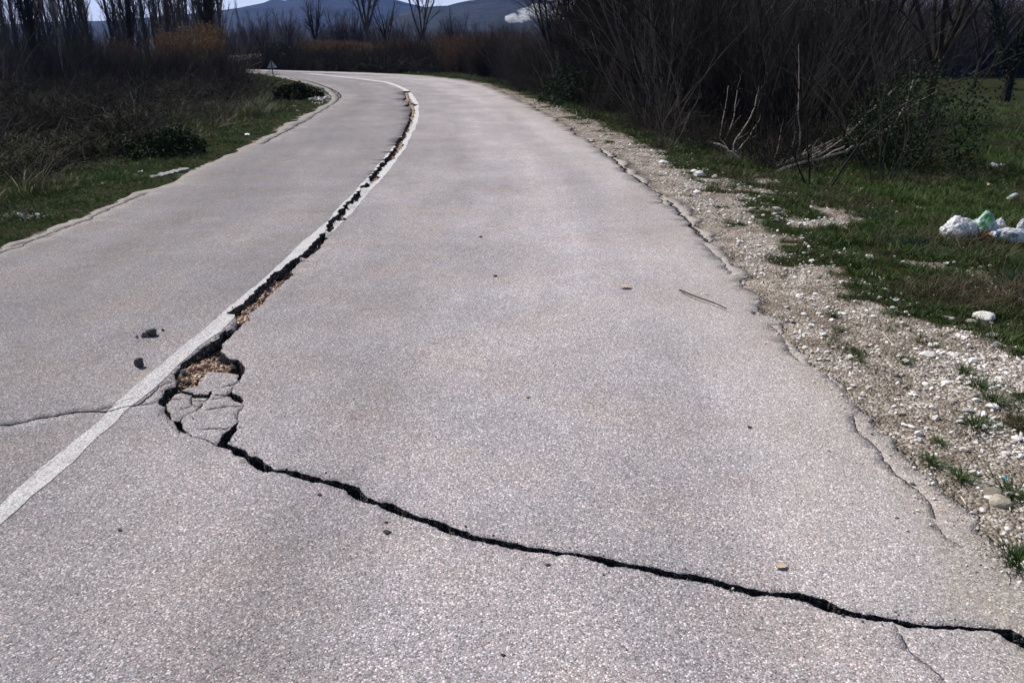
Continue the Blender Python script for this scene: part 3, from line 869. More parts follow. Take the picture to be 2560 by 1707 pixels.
def ang(u, v, y):
    """x and z at world depth y of photo position u, v"""
    a = (u - UC) / FPX; b = (VC - v) / FPX
    dy = CT + b * ST; dz = -ST + b * CT
    return a / dy * y, CAM_H + dz / dy * y
Y1 = 2300.0
prof = [(-2600, 60)]
for u, v in [(-600,70),(-200,70),(60,72),(255,48),(431,44),(476,33),(560,25),(600,21),(645,12),(690,1),(760,-14),(850,-22),(930,-16),(1000,-2),(1060,14),(1180,30),(1400,45),(1800,60),(2400,70),(3200,75)]:
    prof.append(ang(u, v, Y1))
prof.append((3600, 40))
ridge('hill_far', Y1, prof, 900, M['hill'], 20)
Y2 = 1250.0
prof = [(-900, -4)] + [ang(u, v, Y2) for u, v in [(700,112),(820,104),(880,88),(960,60),(1010,26),(1060,10),(1106,6),(1150,-2),(1230,-14),(1330,-10),(1450,5),(1600,30),(1900,60),(2400,80)]] + [(1500, 10)]
ridge('hill_near', Y2, prof, 420, M['hill'], 26)

def box_mesh(name, lo, hi):
    x0, y0, z0 = lo; x1, y1, z1 = hi
    V = [(x0,y0,z0),(x1,y0,z0),(x1,y1,z0),(x0,y1,z0),(x0,y0,z1),(x1,y0,z1),(x1,y1,z1),(x0,y1,z1)]
    F = [(0,3,2,1),(4,5,6,7),(0,1,5,4),(1,2,6,5),(2,3,7,6),(3,0,4,7)]
    return make_mesh(name, V, F)
hm = bpy.data.materials.new('haze_air'); hm.use_nodes = True
hm.node_tree.nodes.clear()
ho = hm.node_tree.nodes.new('ShaderNodeOutputMaterial'); hv = hm.node_tree.nodes.new('ShaderNodeVolumePrincipled')
hv.inputs['Color'].default_value = (.06, .27, 1.0, 1)
hv.inputs['Density'].default_value = 0.000105
hv.inputs['Anisotropy'].default_value = 0.0
hm.node_tree.links.new(hv.outputs[0], ho.inputs['Volume'])
hz = box_mesh('haze', (-5200, -5200, -16), (5200, 5200, 230)); hz.materials.append(hm)
tag(add_obj('haze', hz), 'thin blue valley haze', kind='stuff')

# smoke drifting in front of the near hill
def blob(c, r, seed, n=3, rough=.25, sub=3):
    import bmesh
    bm = bmesh.new(); bmesh.ops.create_icosphere(bm, subdivisions=sub, radius=1)
    V = np.array([v.co[:] for v in bm.verts]); F = np.array([[v.index for v in f.verts] for f in bm.faces]); bm.free()
    k = 1 + rough * (nz(V[:, 0] * 2 + V[:, 2], V[:, 1] * 2 - V[:, 2], 1.3, seed) + .5 * nz(V[:, 0] * 3 + V[:, 2] * 2, V[:, 1] * 3 + 1, 2.2, seed + 1))
    return V * k[:, None] * np.array(r) + np.array(c), F
sm_v, sm_f, off = [], [], 0
for (u, v, ru, rv, s) in [(1292,46,24,12,30),(1322,38,32,16,31),(1352,32,34,20,32),(1400,40,40,14,33),(1450,18,60,26,34),(1530,16,70,34,35),(1610,0,80,40,36)]:
    yy = 640.0
    cx, cz = ang(u, v, yy); sc = yy / FPX
    a, b = blob((cx, yy, cz), (ru * sc, 7, rv * sc), s)
    sm_v.append(a); sm_f.append(b + off); off += len(a)
sm = bpy.data.materials.new('smoke_volume'); sm.use_nodes = True; sm.node_tree.nodes.clear()
so = sm.node_tree.nodes.new('ShaderNodeOutputMaterial'); sv = sm.node_tree.nodes.new('ShaderNodeVolumePrincipled')
sv.inputs['Color'].default_value = (.96, .97, 1.0, 1); sv.inputs['Density'].default_value = 0.085
st_ = sm.node_tree.nodes.new('ShaderNodeTexCoord'); sn_ = sm.node_tree.nodes.new('ShaderNodeTexNoise'); sr_ = sm.node_tree.nodes.new('ShaderNodeMapRange')
sn_.inputs['Scale'].default_value = .16; sn_.inputs['Detail'].default_value = 5
sr_.inputs[1].default_value = .44; sr_.inputs[2].default_value = .62; sr_.inputs[3].default_value = 0.0; sr_.inputs[4].default_value = .30
sm.node_tree.links.new(st_.outputs['Object'], sn_.inputs['Vector']); sm.node_tree.links.new(sn_.outputs[0], sr_.inputs[0]); sm.node_tree.links.new(sr_.outputs[0], sv.inputs['Density'])
sm.node_tree.links.new(sv.outputs[0], so.inputs['Volume'])
sme = make_mesh('smoke', np.vstack(sm_v), np.vstack(sm_f), [sm])
tag(add_obj('smoke', sme), 'white smoke drifting low in front of the wooded hill', kind='stuff')

# ------------------------------------------------------------------ branching plants
def tubes(lines, sides=3):
    """lines: list of (points, radii) -> one mesh of tapered tubes"""
    VV, FF, off = [], [], 0
    for pts, rad in lines:
        pts = np.asarray(pts, float); n = len(pts)
        d = np.gradient(pts, axis=0); d /= np.linalg.norm(d, axis=1)[:, None] + 1e-9
        ref = np.array([.31, .95, .05]) if abs(d[0][2]) > .6 else np.array([.1, .05, 1.0])
        a = np.cross(d, ref); a /= np.linalg.norm(a, axis=1)[:, None] + 1e-9
        b = np.cross(d, a)
        th = np.arange(sides) / sides * 2 * math.pi
        ring = (a[:, None] * np.cos(th)[None, :, None] + b[:, None] * np.sin(th)[None, :, None]) * np.asarray(rad)[:, None, None] + pts[:, None]
        VV.append(ring.reshape(-1, 3))
        i = np.arange(n - 1)[:, None] * sides; k = np.arange(sides)[None]; k2 = (k + 1) % sides
        q = np.stack([i + k, i + k2, i + sides + k2, i + sides + k], -1).reshape(-1, 4) + off
        FF.append(q); off += n * sides
    return np.vstack(VV), np.vstack(FF)

def grow(rng, p, d, L, r0, seg, wander=.12, up=0.0, r1=.35):
    p = np.array(p, float); d = np.array(d, float); d /= np.linalg.norm(d)
    pts = [p.copy()]
    for i in range(seg):
        d = d + rng.normal(0, wander, 3) + np.array([0, 0, up]); d /= np.linalg.norm(d)
        p = p + d * L / seg; pts.append(p.copy())
    return np.array(pts), np.linspace(r0, r0 * r1, seg + 1)

def side_dir(rng, d, a):
    q = rng.normal(0, 1, 3); q -= d * (q @ d); q /= np.linalg.norm(q) + 1e-9
    return d * math.cos(a) + q * math.sin(a)

def fan(rng, line, n, t0, t1, a, Lf, rf, seg, wander, up, out, levels, kk=.55, nn=.6):
    pts, rad = line; m = len(pts) - 1
    for i in range(n):
        t = t0 + (t1 - t0) * (i + rng.uniform(0, 1)) / n
        k = min(m - 1, int(t * m)); f = t * m - k
        p = pts[k] * (1 - f) + pts[k + 1] * f; d = pts[k + 1] - pts[k]; d /= np.linalg.norm(d)
        r = (rad[k] * (1 - f) + rad[k + 1] * f) * rf
        L = Lf * rng.uniform(.6, 1.15) * (1 - .45 * t)
        ln = grow(rng, p, side_dir(rng, d, a * rng.uniform(.7, 1.3)), L, r, seg, wander, up)
        out.append(ln)
        if levels > 1: fan(rng, ln, max(2, int(n * nn)), .2, 1, a, Lf * kk, .6, max(2, seg - 1), wander, up, out, levels - 1, kk, nn)

def poplar_shape(seed, H=15, r0=.17):
    rng = np.random.default_rng(seed)
    trunk = [grow(rng, (0, 0, -.3), (rng.normal(0, .03), rng.normal(0, .03), 1), H, r0, 14, .018, .01, .12)]
    cr = []
    fan(rng, trunk[0], 84, .03, .97, .38, H * .145, .34, 5, .05, .11, cr, 3, .42, .10)
    return trunk, cr

def vase_shape(seed, H=8, r0=.16, spread=.6, limbs=6, dens=6):
    rng = np.random.default_rng(seed)
    tr = [grow(rng, (0, 0, -.3), (0, 0, 1), H * .28, r0, 4, .03, .02, .8)]
    top = tr[0][0][-1]; cr = []
    for i in range(limbs):
        a = i / limbs * 6.283 + rng.uniform(-.3, .3); s = spread * rng.uniform(.5, 1.2)
        l = grow(rng, top - np.array([0, 0, rng.uniform(0, H * .1)]), (math.cos(a) * s, math.sin(a) * s, 1), H * .72 * rng.uniform(.8, 1.05), r0 * .6, 7, .07, .05, .2)
        tr.append(l); fan(rng, l, dens, .15, .98, .6, H * .26, .5, 4, .09, .06, cr, 3, .55, .75)
    return tr, cr

def shrub_shape(seed, H=3, stems=20, spread=.35, r0=.014, dens=5, levels=2, up=.04):
    rng = np.random.default_rng(seed); tr = []; cr = []
    for i in range(stems):
        a = rng.uniform(0, 6.283); s = spread * abs(rng.normal(0, 1)) ; b = rng.uniform(0, .25)
        l = grow(rng, (math.cos(a) * b, math.sin(a) * b, -.1), (math.cos(a) * s, math.sin(a) * s, 1), H * rng.uniform(.5, 1.15), r0 * rng.uniform(.5, 1.5), 8, .13, up * rng.uniform(-1.2, 1.3), .25)
        tr.append(l); fan(rng, l, dens, .15, .98, .55, H * .24, .6, 3, .10, .05, cr, levels, .5, .6)
    return tr, cr

def bramble_shape(seed, H=.7, n=45, W=.8):
    rng = np.random.default_rng(seed); L = []
    for i in range(n):
        a = rng.uniform(0, 6.283); q = rng.uniform(0, W * .6)
        l = grow(rng, (math.cos(a) * q, math.sin(a) * q, -.05), (rng.normal(0, .6), rng.normal(0, .6), 1), H * rng.uniform(1.2, 2.2), .006, 7, .16, -.16, .4)
        L.append(l); fan(rng, l, 4, .2, 1, .8, H * .4, .6, 3, .15, -.03, L, 1)
    return L

def leaves(rng, pts, size, asp=.6):
    n = len(pts); a = rng.normal(0, 1, (n, 3)); a /= np.linalg.norm(a, axis=1)[:, None]
    b = np.cross(a, rng.normal(0, 1, (n, 3))); b /= np.linalg.norm(b, axis=1)[:, None]
    s = size * rng.uniform(.6, 1.3, n)[:, None]
    c = np.cross(a, b) * .25
    v = np.stack([pts - a * s, pts + b * s * asp + c * s, pts + a * s, pts - b * s * asp + c * s], 1)
    return v.reshape(-1, 3), np.arange(n * 4).reshape(-1, 4)

def along_pts(rng, lines, n, jit):
    w = [len(l[0]) for l in lines]; out = []
    for i in range(n):
        p = lines[rng.integers(len(lines))][0]; k = rng.integers(len(p) - 1)
        out.append(p[k] + (p[k + 1] - p[k]) * rng.uniform() + rng.normal(0, jit, 3))
    return np.array(out)

# prototypes for the growth nobody could count
def proto_coll(name, meshes):
    c = bpy.data.collections.new(name)
    for i, me in enumerate(meshes):
        o = bpy.data.objects.new(me.name, me); c.objects.link(o)
    return c

def scatter(name, coll, pos, rot, scl, idx, label, mat=None):
    """one stuff object: copies of the prototypes on points"""
    me = bpy.data.meshes.new(name); n = len(pos)
    me.vertices.add(n); me.vertices.foreach_set('co', np.asarray(pos, np.float32).ravel())
    vattr(me, 'rot', rot)
    if np.ndim(scl) == 1: scl = np.repeat(np.asarray(scl)[:, None], 3, 1)
    vattr(me, 'scl', scl)
    a = me.attributes.new('idx', 'INT', 'POINT'); a.data.foreach_set('value', np.asarray(idx, np.int32))
    me.update()
    o = add_obj(name, me); tag(o, label, kind='stuff')
    g = bpy.data.node_groups.new(name + '_nodes', 'GeometryNodeTree')
    g.interface.new_socket('Geometry', in_out='INPUT', socket_type='NodeSocketGeometry')
    g.interface.new_socket('Geometry', in_out='OUTPUT', socket_type='NodeSocketGeometry')
    N = g.nodes.new; L = g.links.new
    gi, go = N('NodeGroupInput'), N('NodeGroupOutput')
    iop = N('GeometryNodeInstanceOnPoints'); ci = N('GeometryNodeCollectionInfo')
    ci.inputs['Collection'].default_value = coll; ci.inputs['Separate Children'].default_value = True; ci.inputs['Reset Children'].default_value = True
    def na(nm, t):
        q = N('GeometryNodeInputNamedAttribute'); q.data_type = t; q.inputs['Name'].default_value = nm; return q.outputs['Attribute']
    L(gi.outputs[0], iop.inputs['Points']); L(ci.outputs[0], iop.inputs['Instance'])
    iop.inputs['Pick Instance'].default_value = True
    L(na('idx', 'INT'), iop.inputs['Instance Index']); L(na('rot', 'FLOAT_VECTOR'), iop.inputs['Rotation']); L(na('scl', 'FLOAT_VECTOR'), iop.inputs['Scale'])
    L(iop.outputs[0], go.inputs[0])
    md = o.modifiers.new('scatter', 'NODES'); md.node_group = g
    return o

def tuft_mesh(name, seed, n, H, W, w, mats, lean=.5, sp=.02):
    rng = np.random.default_rng(seed); V = []; F = []
    for i in range(n):
        a = rng.uniform(0, 6.283); q = abs(rng.normal(0, sp)); b = np.array([math.cos(a) * q, math.sin(a) * q, -.005])
        h = H * rng.uniform(.45, 1.15); l = lean * rng.uniform(.2, 1.2)
        o = np.array([math.cos(a), math.sin(a), 0]); s = np.array([-math.sin(a + rng.normal(0, .6)), math.cos(a), 0]) * w * rng.uniform(.7, 1.3)
        p1 = b + np.array([0, 0, h * .5]) + o * l * h * .25; p2 = b + np.array([0, 0, h * .85]) + o * l * h * .8; p3 = b + np.array([0, 0, h * .95]) + o * l * h * 1.25
        k = len(V); V += [b - s, b + s, p1 - s * .8, p1 + s * .8, p2 - s * .5, p2 + s * .5, p3]
        F += [(k, k + 1, k + 3), (k, k + 3, k + 2), (k + 2, k + 3, k + 5), (k + 2, k + 5, k + 4), (k + 4, k + 5, k + 6)]
    return make_mesh(name, np.array(V), np.array(F), mats, None, True)

def stone_mesh(name, seed, mats, sub=1, flat=.6, rough=.22, cut=0):
    import bmesh
    bm = bmesh.new(); bmesh.ops.create_icosphere(bm, subdivisions=sub, radius=.5)
    V = np.array([v.co[:] for v in bm.verts]); F = np.array([[v.index for v in f.verts] for f in bm.faces]); bm.free()
    rng = np.random.default_rng(seed)
    V = V * (1 + rough * rng.uniform(-1, 1, len(V))[:, None]) if sub < 2 else V * (1 + rough * (nz(V[:, 0] * 3 + V[:, 2], V[:, 1] * 3 - V[:, 2] * 2, 1.6, seed % 40) + .3 * rng.uniform(-1, 1, len(V))))[:, None]
    for _ in range(cut):                      # knock flat faces into it
        n = rng.normal(0, 1, 3); n /= np.linalg.norm(n); h = rng.uniform(.22, .36)
        d = V @ n; m = d > h; V[m] -= np.outer(d[m] - h, n)
    V = V * np.array([1, rng.uniform(.6, .95), flat * rng.uniform(.8, 1.2)])
    return make_mesh(name, V, F, mats, None, sub >= 2 and cut == 0)

def spot_points(n, poly_px=None, box=None):
    """random ground points inside a region drawn on the ground"""
    q = np.array([at(*p)[:2] for p in poly_px]); x0, y0 = q.min(0); x1, y1 = q.max(0)
    c = np.stack([R.uniform(x0, x1, n * 4), R.uniform(y0, y1, n * 4)], 1)
    return c[pip(c[:, 0], c[:, 1], q)][:n]

def off_road(c, m=.1):
    ins = pip(c[:, 0], c[:, 1], road_poly); dl, dr = dists(c[:, 0], c[:, 1])
    return c[(~ins) & (np.minimum(dl, dr) > m)]

def put(name, coll, c, s0, s1, np_, label, tilt=.12, dz=0.0, zs=(1, 1)):
    n = len(c); z = terrain(c[:, 0], c[:, 1]) + dz
    rot = np.stack([R.normal(0, tilt, n), R.normal(0, tilt, n), R.uniform(0, 6.283, n)], 1)
    s = R.uniform(s0, s1, n); scl = np.stack([s, s, s * R.uniform(zs[0], zs[1], n)], 1)
    return scatter(name, coll, np.column_stack([c, z]), rot, scl, R.integers(0, np_, n), label)

# ------------------------------------------------------------------ grass and gravel
def fan_points(n, r0, r1, a0=-.64, a1=.64, power=1.0):
    """random points in the wedge of land before the camera, denser close by"""
    u = R.uniform(0, 1, n); r = r0 * (r1 / r0) ** u if power == 0 else (r0 ** power + u * (r1 ** power - r0 ** power)) ** (1 / power)
    a = R.uniform(a0, a1, n); return np.stack([r * np.sin(a), r * np.cos(a)], 1)

gcoll = proto_coll('grass_kinds', [tuft_mesh('tuft', 40 + i, 16, .05, .03, .0016, [M['grass']], .7, .022) for i in range(4)] + [tuft_mesh('tuft', 50 + i, 12, .06, .03, .0017, [M['grass_bright']], .8, .02) for i in range(2)] + [tuft_mesh('tuft', 60, 12, .07, .03, .0013, [M['dead_grass']], 1.0, .03)])
c = fan_points(230000, 2.0, 46, power=.55)
ins = pip(c[:, 0], c[:, 1], road_poly); c = c[~ins]
dl, dr = dists(c[:, 0], c[:, 1]); g = gravel_mask(c[:, 0], c[:, 1], dl, dr); d = np.minimum(dl, dr); rs = dl > dr
thick = .5 + .5 * nz(c[:, 0], c[:, 1], 2.6, 16)
pr = np.where(rs, np.clip(1.08 - g * 1.15, .035, 1) * (.18 + .82 * smooth(.2, .65, thick)), smooth(0, .10, d) * (1 - .55 * smooth(1.3, 4, d) * smooth(.35, .6, thick)))
keep = R.uniform(0, 1, len(c)) < pr
c = c[keep]; g = g[keep]; rr = np.linalg.norm(c, axis=1); rs = rs[keep]; d = d[keep]; thick = thick[keep]
n = len(c); lush = smooth(-.1, .7, nz(c[:, 0], c[:, 1], .8, 17)) * np.where(rs, smooth(.8, 1.6, d), .6)
pk = R.uniform(0, 1, n)
idx = np.where(pk < lush * .6, R.integers(4, 6, n), np.where(pk > .93 - .55 * smooth(.1, .8, nz(c[:, 0], c[:, 1], 1.9, 27)), 6, R.integers(0, 4, n)))
s = R.uniform(.5, 1.4, n) * (.75 + .6 * smooth(-.3, .8, nz(c[:, 0], c[:, 1], 4.1, 28))) * (1 + .028 * rr) * (.55 + .55 * smooth(.1, 1.4, d)) * (1 - .35 * g)
rot = np.stack([R.normal(0, .25, n), R.normal(0, .25, n), R.uniform(0, 6.283, n)], 1)
scatter('grass', gcoll, np.column_stack([c, terrain(c[:, 0], c[:, 1])]), rot, s, idx, 'short winter grass growing on both road verges')
print('grass', n)

stc = proto_coll('gravel_kinds', [stone_mesh('pebble', 80 + i, [M['gravel']], 1, .55) for i in range(8)])
c = fan_points(230000, 1.9, 26, -.1, .66, .35)
c = c[~pip(c[:, 0], c[:, 1], road_poly)]
dl, dr = dists(c[:, 0], c[:, 1]); g = gravel_mask(c[:, 0], c[:, 1], dl, dr); rs = dl > dr
clump = smooth(-.45, .7, nz(c[:, 0], c[:, 1], 3.2, 18))
keep = rs & (R.uniform(0, 1, len(c)) < np.clip(g, .015, 1) * (.12 + .88 * clump) * smooth(.02, .30, dr + .06)) & (dr < 5)
c = c[keep]; n = len(c); rr = np.linalg.norm(c, axis=1)
s = np.exp(R.normal(math.log(.0095), .60, n)) * (1 + .035 * rr); s = np.minimum(s, .05)
rot = R.uniform(0, 6.283, (n, 3)); rot[:, :2] = R.normal(0, .35, (n, 2))
scatter('gravel', stc, np.column_stack([c, terrain(c[:, 0], c[:, 1]) + s * .12]), rot, s, R.integers(0, 8, n), 'pale limestone gravel scattered along the right shoulder')
print('gravel', n)
# ------------------------------------------------------------------ bushy growth as stuff
def tree_mesh(name, lines, m, sides=3):
    V, F = tubes(lines, sides); return make_mesh(name, V, F, [m], None, False)

shr = []
for i in range(5):
    tr, cr = shrub_shape(100 + i, 3.2, 24, .34, .0095, 6, 2)
    shr.append((tr, cr))
thicket_coll = proto_coll('thicket_kinds', [tree_mesh('thicket_stems', a + b, [M['bark_brown'], M['bark_dark'], M['bark_brown'], M['bark_grey'], M['bark_dark']][i]) for i, (a, b) in enumerate(shr)])
bramble_lines = [bramble_shape(120 + i) for i in range(4)]
bm_ = []
for i, l in enumerate(bramble_lines):
    rng = np.random.default_rng(i); V, F = tubes(l, 3)
    lp = along_pts(rng, l, 420, .03); V2_, F2_ = leaves(rng, lp, .018)
    me = make_mesh('bramble_tangle', np.vstack([V, V2_]), np.vstack([F, F2_ + len(V)]), [M['bark_brown'] if i % 2 else M['bark_dark'], M['bramble_leaf']], np.concatenate([np.zeros(len(F)), np.ones(len(F2_))]))
    bm_.append(me)
bramble_coll = proto_coll('bramble_kinds', bm_)

def reed_mesh(seed, m, H=2.4, n=34):
    rng = np.random.default_rng(seed); L = []; pts = []
    for i in range(n):
        p = (rng.normal(0, .35), rng.normal(0, .35), -.1)
        l = grow(rng, p, (rng.normal(0, .10), rng.normal(0, .10), 1), H * rng.uniform(.7, 1.1), .007, 4, .03, 0, .5)
        L.append(l)
        for k in range(14): pts.append(l[0][-1] - np.array([0, 0, rng.uniform(0, .45)]) + rng.normal(0, .05, 3))
        for k in range(6): pts.append(l[0][1] + (l[0][3] - l[0][1]) * rng.uniform() + rng.normal(0, .06, 3))
    V, F = tubes(L, 3); V2_, F2_ = leaves(rng, np.array(pts), .075, .14)
    V2_[:, 2] += 0
    return make_mesh('reed_clump', np.vstack([V, V2_]), np.vstack([F, F2_ + len(V)]), [m])
reed_coll = proto_coll('reed_kinds', [reed_mesh(140 + i, M['reed']) for i in range(3)])
reedb_coll = proto_coll('brown_reed_kinds', [reed_mesh(145 + i, M['reed_brown']) for i in range(3)])

def ring(u0, u1, d0, d1, n):
    """random points between viewing directions u0..u1 at distances d0..d1"""
    a = R.uniform(u0, u1, n); d = np.sqrt(R.uniform(d0 * d0, d1 * d1, n))
    return np.stack([(a - UC) / FPX * .94 * d, d], 1)

# right-hand thicket: from the verge back
edge_px = [(1190,206),(1290,232),(1400,262),(1500,300),(1600,345),(1700,385),(1800,412),(1900,438),(2020,455),(2130,465),(2220,450),(2330,400)]
edge_w = np.array([at(*p)[:2] for p in edge_px])
def thick_pts(n, depth, m0=0.0):
    e = resample(edge_w, lambda r: .3); k = R.integers(0, len(e) - 1, n)
    t = R.uniform(0, 1, n)[:, None]; p = e[k] * (1 - t) + e[k + 1] * t
    d = (e[k + 1] - e[k]); d /= np.linalg.norm(d, axis=1)[:, None]; nn = np.stack([d[:, 1], -d[:, 0]], 1)
    nn[nn[:, 0] < 0] *= -1
    out = p + nn * (m0 + depth * R.uniform(0, 1, n) ** 1.2)[:, None] + np.array([0, 1.0]) * R.uniform(0, depth * .6, n)[:, None]
    out = off_road(out, .8)
    ua = UC + out[:, 0] / out[:, 1] * 1.064 * FPX
    return out[(ua < 2290) & ((ua < 1960) | (R.uniform(0, 1, len(out)) < .55))]
c = thick_pts(260, 6.0, 1.7)
ua = UC + c[:, 0] / c[:, 1] * 1.064 * FPX
put('thicket', thicket_coll, np.vstack([c[ua < 1480], c[ua < 1480] + R.normal(0, .5, (int((ua < 1480).sum()), 2))]), .42, .70, 5, 'lower dark scrub where the thicket begins after the bend', .10, -.03)
c = c[ua >= 1480]
put('thicket', thicket_coll, c, .75, 1.35, 5, 'dense dark thicket of bare stems right of the road', .10, -.03)
c = np.vstack([ring(1480, 1760, 17, 36, 130), ring(1600, 2000, 26, 50, 70), ring(1500, 1750, 36, 70, 90)])
c = off_road(c, 2.2)
put('thicket', thicket_coll, c, 1.1, 2.2, 5, 'tall dark brush closing off the field behind the thicket', .08, -.05)
c = off_road(ring(1180, 1500, 18, 44, 230), 1.8)
put('thicket', thicket_coll, c, .55, .90, 5, 'brown brush behind the outer verge under the smoke', .1, -.05)
c = np.vstack([ring(1650, 2900, 80, 115, 900)])
put('thicket', thicket_coll, c, 2.2, 3.4, 5, 'dark wood standing behind the green field on the right', .06, -.05)
c = thick_pts(200, 2.2, .35)
put('brambles', bramble_coll, c, .4, .8, 4, 'low brambles under the edge of the right thicket', .2, -.03)

# left slope
c = off_road(np.vstack([ring(-260, 640, 10.5, 36, 800), ring(-260, 480, 30, 60, 260)]), 1.9)
kk = nz(c[:, 0], c[:, 1], .55, 22); c = c[(kk > -.35) | (np.linalg.norm(c, axis=1) > 24)]
put('brambles', bramble_coll, c, .6, 1.25, 4, 'brown brambles covering the slope left of the road', .2, -.04, (.5, .9))
c = off_road(np.vstack([ring(-300, 560, 44, 70, 200), ring(-300, 300, 34, 50, 60)]), 2.5)
put('thicket', thicket_coll, c, .5, 1.05, 5, 'dark undergrowth between the poplars on the left', .08, -.05)
tall = proto_coll('withered_kinds', [tuft_mesh('withered', 90 + i, 40, .34, .1, .004, [M['dead_grass'] if i < 2 else M['grass']], .9, .10) for i in range(5)])
c = off_road(ring(-260, 660, 6.5, 34, 5200), 1.0)
c = c[nz(c[:, 0], c[:, 1], .9, 24) + .5 * nz(c[:, 0], c[:, 1], 2.9, 25) > .1]
put('withered_grass', tall, c, .5, 1.3, 5, 'withered and green tall grass between the brambles on the left slope', .2, 0)
# gravel kicked on to the edge of the asphalt
c = off_road(np.vstack([ring(250, 606, 34, 43, 150), ring(200, 560, 43, 50, 60)]), .7)
put('thicket', thicket_coll, c, .45, .72, 5, 'dark scrub on the inside of the bend below the poplars', .1, -.05)
# beyond the bend
c = off_road(np.vstack([ring(560, 1260, 49, 62, 170)]), 1.6)
put('thicket', thicket_coll, c, .30, .85, 5, 'dark hedge of scrub along the outside of the bend', .1, -.05)
c = off_road(np.vstack([ring(600, 1300, 47, 60, 300)]), 1.0)
put('brambles', bramble_coll, c, .9, 1.7, 4, 'low scrub along the outside of the bend', .2, -.05)
wood_coll = proto_coll('woodland_kinds', [tree_mesh('winter_tree', sum(vase_shape(150 + i, 6.2, .10, .55, 7, 7), []), M['bark_mauve']) for i in range(4)])
c = np.vstack([ring(560, 1500, 100, 220, 430)])
put('woodland', wood_coll, c, .5, 1.1, 4, 'mauve winter woodland beyond the reeds', .06, -.1)
c = off_road(np.vstack([ring(1080, 1330, 30, 44, 70), ring(1150, 1420, 24, 34, 40)]), 1.7)
put('thicket', thicket_coll, c, .45, .85, 5, 'brown scrub on the outside of the bend', .1, -.05)

c = np.vstack([ring(760, 1010, 66, 84, 200), ring(760, 900, 60, 68, 40)])
put('reeds', reed_coll, c, .45, .85, 3, 'tan reed bed beyond the bend of the road', .05)
c = np.vstack([ring(405, 560, 40, 50, 60)]); c = off_road(c, 1.2)
put('reeds', reed_coll, c, .6, 1.15, 3, 'orange tinted reeds at the foot of the poplars', .05)
c = off_road(np.vstack([ring(290, 400, 40, 50, 12), ring(960, 1120, 62, 80, 60), ring(1110, 1330, 44, 60, 100)]), 1.4)
put('reeds', reedb_coll, c, .45, 1.0, 3, 'brown withered reeds among the scrub', .06)

# ------------------------------------------------------------------ trees one can tell apart
def make_tree(name, shape, tm, cm, label, cat='tree', group=None, part=('trunk', 'crown')):
    tr, cr = shape
    t = bpy.data.objects.new(name, None); COL.objects.link(t); t.empty_display_size = .3
    tag(t, label, cat, group)
    add_obj(part[0], tree_mesh(part[0], tr, M[tm], 6), t)
    if cr: tag(add_obj(part[1], tree_mesh(part[1], cr, M[cm], 3), t), kind='stuff')
    return t

def copy_tree(o, label=None, group=None):
    c = o.copy(); COL.objects.link(c)
    for ch in o.children:
        k = ch.copy(); COL.objects.link(k); k.parent = c
        k.matrix_parent_inverse = ch.matrix_parent_inverse.copy()
        for gch in ch.children:
            q = gch.copy(); COL.objects.link(q); q.parent = k
            q.matrix_parent_inverse = gch.matrix_parent_inverse.copy()
    if label: c['label'] = label
    if group: c['group'] = group
    return c

def stand(o, u, d, s=1.0, rz=None, sz=None):
    x = (u - UC) / FPX * .94 * d
    o.location = (x, d, tz(x, d)); o.scale = (s, s, sz or s)
    o.rotation_euler = (0, 0, R.uniform(0, 6.28) if rz is None else rz)
    return o

pop = [make_tree('poplar_tree', poplar_shape(200 + i, [16, 14, 17, 15][i], [.13, .11, .17, .10][i]), 'bark_grey' if i != 2 else 'bark_dark', ['bark_grey', 'bark_mauve', 'bark_brown', 'bark_grey'][i], 'bare poplar', 'tree') for i in range(4)]
GP = 'bare poplars in the tall stand on the left'
plan = [  # u, distance, kind, scale, label (None = one of the many alike)
 (22, 47, 0, 1.0, 'bare poplar with a thick pale leaning trunk at the left edge of the photo'),
 (88, 50, 2, 1.15, 'broad dark bare poplar, the darkest column near the left edge'),
 (135, 66, 1, 1.0, 'slim bare poplar right of the broad dark one on the left'),
 (182, 62, 3, 1.0, None), (222, 60, 0, 1.05, 'bare poplar just left of the sky gap that shows the far hill'),
 (288, 62, 1, 1.15, 'bare poplar just right of the sky gap that shows the far hill'),
 (330, 52, 2, 1.05, 'dark heavy poplar in the middle of the left stand'),
 (372, 72, 3, 1.0, None), (404, 64, 1, 1.05, None), (438, 78, 0, 1.0, None),
 (482, 66, 3, 1.1, 'forked looking bare poplar behind the orange reeds'),
 (528, 52, 2, 1.1, 'dark bare poplar at the right end of the left stand'),
 (556, 58, 0, 1.0, 'brown bare poplar closest to the road at the end of the stand'),
 (50, 74, 3, 1.0, None), (5, 64, 2, 1.0, None), (108, 84, 0, 1.0, None), (160, 90, 1, 1.0, None), (205, 86, 3, 1.1, None), (-40, 56, 1, 1.1, None),
 (305, 92, 0, 1.0, None), (352, 95, 1, 1.1, None), (420, 98, 2, 1.0, None), (510, 90, 3, 1.1, None), (-70, 70, 0, 1.0, None), (65, 100, 1, 1.0, None), (470, 104, 0, 1.1, None),
]
for uu, dd in [(-20,60),(15,58),(38,66),(70,58),(98,70),(120,58),(148,74),(170,54),(196,70),(212,78),(232,66),(296,74),(316,60),(338,70),(362,60),(388,58),(412,74),(425,60),(448,68),(462,58),(495,76),(505,60),(518,72),(540,66),(548,80),(30,90),(82,88),(185,98),(230,92),(330,84),(395,90),(455,90),(530,96)]:
    plan.append((uu + R.uniform(-4, 4), dd + R.uniform(-2, 2), int(R.choice([0, 1, 3, 3, 0])), R.uniform(.8, 1.0), None))
used = set()
